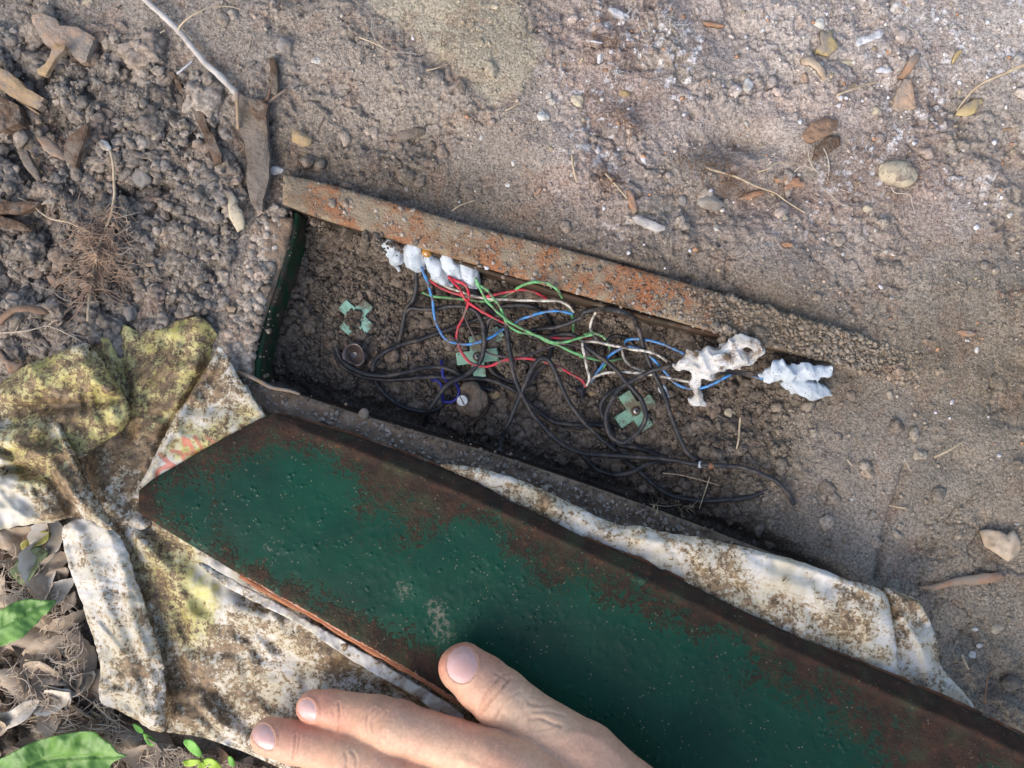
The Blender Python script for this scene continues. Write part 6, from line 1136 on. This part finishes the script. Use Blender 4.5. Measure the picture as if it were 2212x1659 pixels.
def seedling(stem, leaves, z, label):
    q = U('g', [s_[:2] for s_ in stem]); sp = spline(np.column_stack([q, [s_[2] for s_ in stem]]), 6); root = empty('seedling', P(q[0, 0], q[0, 1], .0), label, 'seedling')
    link('stem', tube_mesh('stem', P(sp[:, 0], sp[:, 1], sp[:, 2] / 1000), rad(1.1), 7), M_seed, root)
    for (o, y) in leaves:
        oo = spline(U('g', o), 4, True); c = oo.mean(0); V, F, _, _ = inner_mesh(oo, 3, lambda u, v: z + .0006 * np.sin(u / 6) + .00003 * np.hypot(u - c[0], v - c[1])); V, F = thicken(V, F, .0004); link('leaf', mesh('leaf', V, F), M_seedy if y else M_seed, root)
seedling([(840, 1385, 4), (880, 1425, 9), (930, 1460, 11)], [([(840, 1380), (875, 1392), (905, 1420), (895, 1440), (860, 1425)], 0), ([(905, 1440), (945, 1455), (980, 1485), (975, 1515), (940, 1515), (915, 1480)], 0)], .013, 'little green seedling tucked under the tip of the white strip')
seedling([(1290, 1660, 3), (1285, 1610, 8), (1265, 1560, 10)], [([(1170, 1480), (1215, 1485), (1250, 1520), (1275, 1570), (1262, 1590), (1220, 1570), (1180, 1530), (1160, 1500)], 0), ([(1155, 1620), (1200, 1605), (1265, 1610), (1240, 1640), (1180, 1650)], 1), ([(1290, 1605), (1340, 1600), (1390, 1640), (1400, 1680), (1340, 1670), (1300, 1640)], 1), ([(1255, 1630), (1290, 1625), (1310, 1680), (1280, 1720), (1250, 1690)], 1)], .013, 'yellow-green clover-like seedling at the bottom edge')
seedling([(1460, 1650, 3), (1470, 1620, 8), (1465, 1590, 10)], [([(1440, 1590), (1465, 1590), (1485, 1630), (1478, 1650), (1450, 1640)], 0)], .011, 'tiny single-leaf green seedling at the bottom edge')

# ------------------------------------------------------------------ the hand
def HZ(lst):                                         # (u, v, z, radius in sheet units at that height)
    return [(P(a, b, z), rad(r, z)) for a, b, z, r in lst]
zl = lambda u, v: float(lidz(u, v))
TH = HZ([(1001, 1443, zl(1001, 1443) + .0105, 53), (1042, 1476, zl(1042, 1476) + .0125, 60), (1082, 1507, zl(1082, 1507) + .0135, 63), (1132, 1540, zl(1132, 1540) + .0145, 57), (1190, 1582, zl(1190, 1582) + .018, 62), (1262, 1640, zl(1262, 1640) + .019, 80), (1345, 1745, zl(1345, 1745) + .020, 104), (1440, 1880, .078, 140)])
IN = HZ([(676, 1527, .0285, 35), (716, 1532, .0310, 40), (760, 1543, .034, 45), (815, 1556, .041, 52), (858, 1572, .046, 57), (920, 1592, .049, 54), (985, 1612, .053, 56), (1060, 1640, .060, 62), (1130, 1680, .066, 74), (1230, 1770, .072, 100)])
MI = HZ([(584, 1591, .0270, 41), (640, 1604, .0300, 45), (700, 1618, .034, 47), (765, 1640, .043, 54), (820, 1662, .048, 57), (900, 1695, .052, 56), (990, 1730, .057, 60), (1080, 1770, .064, 76), (1200, 1850, .070, 100)])
RI = HZ([(640, 1705, .026, 40), (700, 1715, .030, 43), (790, 1745, .042, 50), (900, 1795, .050, 54), (1040, 1860, .060, 74), (1180, 1930, .068, 96)])
LI = HZ([(740, 1810, .024, 34), (790, 1825, .028, 37), (860, 1850, .038, 42), (950, 1885, .046, 46), (1060, 1945, .058, 64), (1180, 2010, .066, 88)])
prims = []
for ch in (TH, IN, MI, RI, LI):
    for a, b in zip(ch[:-1], ch[1:]): prims.append((a[0], b[0], a[1], b[1]))
palm = HZ([(1230, 1770, .072, 100), (1200, 1850, .070, 100), (1180, 1930, .068, 96), (1180, 2010, .066, 88)]); wr = HZ([(1480, 2050, .086, 130), (1440, 2120, .084, 120)]); fore = HZ([(1800, 2420, .110, 150), (1760, 2480, .108, 140)])
for a in palm:
    prims.append((a[0], wr[0][0], a[1], wr[0][1])); prims.append((a[0], wr[1][0], a[1], wr[1][1]))
prims += [(TH[-1][0], wr[0][0], TH[-1][1], wr[0][1]), (TH[-2][0], IN[-1][0], TH[-2][1] * .55, IN[-1][1] * .6), (wr[0][0], fore[0][0], wr[0][1], fore[0][1]), (wr[1][0], fore[1][0], wr[1][1], fore[1][1])]
HV, HF = nets(prims, .00062, .0011)
hu, hv = UV_of(HV[:, 0], HV[:, 1], HV[:, 2])
# surface normals, for displacement
def vnorm(V, F):
    n = np.cross(V[F[:, 2]] - V[F[:, 0]], V[F[:, 3]] - V[F[:, 1]]); N = np.zeros_like(V)
    for i in range(4): np.add.at(N, F[:, i], n)
    return N / (np.linalg.norm(N, axis=1)[:, None] + 1e-12)
HN = vnorm(HV, HF)
if (HN[:, 2] * (HV[:, 2] - HV[:, 2].mean())).sum() < 0: HF = HF[:, ::-1]; HN = -HN
top = sstep(.05, .5, HN[:, 2])
CREASE = []                                          # (sheet, points, depth mm, width units)
for pts, d, w in [([(640, 880), (700, 760), (780, 650), (850, 590)], .55, 4.5), ([(650, 920), (740, 800), (830, 700), (890, 630)], .75, 4.5), ([(770, 590), (820, 620), (880, 660)], .3, 4), ([(780, 950), (830, 860), (900, 770), (960, 740)], .3, 4.5), ([(1050, 960), (1130, 950), (1220, 990), (1290, 1010)], .5, 6), ([(1040, 830), (1130, 850), (1240, 830), (1340, 850)], .35, 6), ([(1060, 1060), (1150, 1040), (1240, 1020)], .3, 5), ([(1080, 900), (1200, 900), (1320, 930)], .25, 5)]: CREASE.append(('i', pts, d, w))
for pts, d, w in [([(1120, 1010), (1125, 1100), (1120, 1220), (1110, 1290)], .45, 3.2), ([(1050, 1060), (1070, 1140), (1080, 1230)], .22, 3), ([(1480, 1060), (1410, 1120), (1395, 1220), (1400, 1300)], .40, 3.4), ([(1520, 1080), (1450, 1180), (1450, 1290)], .3, 3), ([(1600, 1100), (1550, 1200), (1520, 1300), (1510, 1400)], .45, 3.4), ([(1640, 1180), (1600, 1260), (1590, 1370)], .25, 3), ([(700, 1330), (690, 1400), (680, 1490), (670, 1560)], .45, 3.2), ([(735, 1330), (730, 1420), (715, 1500)], .22, 3), ([(1180, 1500), (1200, 1560), (1190, 1640)], .35, 4), ([(1250, 1490), (1290, 1560), (1290, 1650)], .35, 4)]: CREASE.append(('h', pts, d, w))
disp = np.zeros(len(HV))
for s_, pts, d, w in CREASE:
    q = spline(U(s_, pts), 6); dd = lined(hu, hv, q); n = len(q); disp -= 1.25 * d / 1000 * np.exp(-(dd / (w * .5)) ** 2) * top; disp += d * .35 / 1000 * np.exp(-((dd - w * 1.5) / w) ** 2) * top
NAILS = {'thumb': U('i', [(430, 400), (500, 365), (570, 395), (615, 460), (625, 540), (600, 610), (560, 655), (500, 672), (440, 655), (395, 610), (375, 540), (385, 460)]),
         'index': U('h', [(722, 1010), (760, 985), (810, 972), (850, 985), (885, 1030), (905, 1090), (905, 1150), (880, 1195), (830, 1192), (760, 1160), (718, 1105), (706, 1055)]),
         'middle': U('h', [(290, 1245), (330, 1222), (390, 1218), (440, 1245), (475, 1300), (492, 1360), (492, 1430), (465, 1470), (410, 1475), (340, 1440), (280, 1380), (262, 1310)])}
for k_n, o in NAILS.items():
    sd_ = polysd(hu, hv, o); disp += top * (-.00045 * sstep(-1, 4, sd_) + .00042 * np.exp(-((sd_ + 3.5) / 3.2) ** 2))
# knuckle swellings and tendons
for a, b, r, k in [(858, 1565, 42, .5), (820, 1655, 40, .4), (1060, 1625, 70, 1.2), (950, 1640, 50, .4), (1100, 1490, 40, .5)]: disp += k / 1000 * np.exp(-((hu - a) ** 2 + (hv - b) ** 2) / r ** 2) * top
disp += (n3(HV / .006) - .5) * .0005
for (a, b, ang, r, d) in [(1105, 1500, .65, 55, .22), (1180, 1560, .55, 60, .18), (835, 1570, 1.45, 42, .22), (745, 1530, 1.5, 26, .16), (800, 1650, 1.4, 34, .2), (668, 1600, 1.5, 24, .16), (1010, 1620, .5, 60, .12)]:
    t_ = (hu - a) * math.sin(ang + math.pi / 2) * -1 * -1 * 0 + (hu - a) * math.cos(ang - math.pi / 2) + (hv - b) * math.sin(ang - math.pi / 2); w_ = np.exp(-((hu - a) ** 2 + (hv - b) ** 2) / r ** 2)
    disp -= d / 1000 * np.abs(np.sin(t_ / 3.2 + fbm(hu / 14, hv / 14, 3, 2) * 5)) ** .6 * w_ * top * 0 + d / 1000 * (ridged(hu / 11, hv / 11, 5, 2) - .5) * w_ * top * 1.4
for pts in ([(1180, 1600), (1260, 1585), (1340, 1640), (1400, 1720)], [(1000, 1640), (1100, 1690), (1200, 1760)]): disp += .45 / 1000 * np.exp(-(lined(hu, hv, spline(pts, 6)) / 9) ** 2) * top
HV = HV + HN * disp[:, None]
def reds(u, v):
    c = np.zeros((len(u), 3)) + (.60, .350, .225)
    def m(col, w): c[:] = c * (1 - w[:, None]) + np.array(col) * w[:, None]
    for (a, b, r, k) in [(690, 1510, 40, .5), (650, 1560, 40, .5), (620, 1560, 45, .5), (730, 1570, 35, .35), (985, 1390, 40, .75), (950, 1440, 30, .5), (1060, 1420, 40, .4), (890, 1620, 40, .3), (1000, 1580, 50, .4), (860, 1500, 60, .25), (1040, 1660, 60, .35)]: m((.58, .21, .14), k * np.exp(-((u - a) ** 2 + (v - b) ** 2) / r ** 2))
    for (a, b, r, k) in [(1110, 1530, 45, .6), (1180, 1560, 60, .5), (860, 1590, 40, .45), (940, 1620, 50, .4), (1010, 1640, 50, .5), (760, 1625, 30, .4)]: m((.66, .47, .30), k * np.exp(-((u - a) ** 2 + (v - b) ** 2) / r ** 2))
    return c * (.78 + .24 * fbm(u / 16, v / 16, 5, 3) + .22 * fbm(u / 5, v / 5, 9, 2))[:, None]
M_skin = mat('skin', None, attr=True, scale=900, bump=.5, bscale=1500, dist=.0004, rough=.47, spec=.4, sss=.10)
for nd in M_skin.node_tree.nodes:                     # gentle grain only on skin
    if nd.bl_idname == 'ShaderNodeMix' and nd.blend_type == 'MULTIPLY': nd.inputs[7].default_value = (.93, .91, .90, 1) if nd.inputs[7].default_value[0] < 1 else (1.06, 1.05, 1.05, 1)
hand = empty('person', (float(HV[:, 0].mean()), float(HV[:, 1].mean()), float(HV[:, 2].min())), 'bare hand of a person pressing on the green lid and the plastic sack', 'hand')
hand_o = link('hand', mesh('hand', HV, HF.copy(), reds(hu, hv)), M_skin, hand)
bvh = BVHTree.FromPolygons([Vector(p) for p in HV], HF.tolist())
M_nail = mat('fingernail', (.60, .34, .28), (.66, .42, .37), scale=80, rough=.28, bump=.05, spec=.5, coat=.35)
for k_n, o in NAILS.items():
    c = o.mean(0)
    def zf(u, v):
        out = np.zeros(len(u)); camp = Vector((0, 0, H))
        for i in range(len(u)):
            tgt = Vector(P(u[i], v[i], .03)); r_ = bvh.ray_cast(camp, (tgt - camp).normalized()); out[i] = r_[0].z if r_[0] else .04
        e = np.maximum(polysd(u, v, o), 0); return out + .00035 + .0004 * (1 - np.exp(-(e / 6) ** 1.5)) - .0005 * np.exp(-(e / 1.3))
    V, F, _, _ = inner_mesh(spline(o, 4, True), 2.4, zf); V, F = thicken(V, F, .0005); nl = link('fingernail', mesh('fingernail', V, F), M_nail, hand_o); nl.location = -hand.location + hand.location
    nl['label'] = k_n + (' fingernail' if k_n != 'thumb' else 'nail')
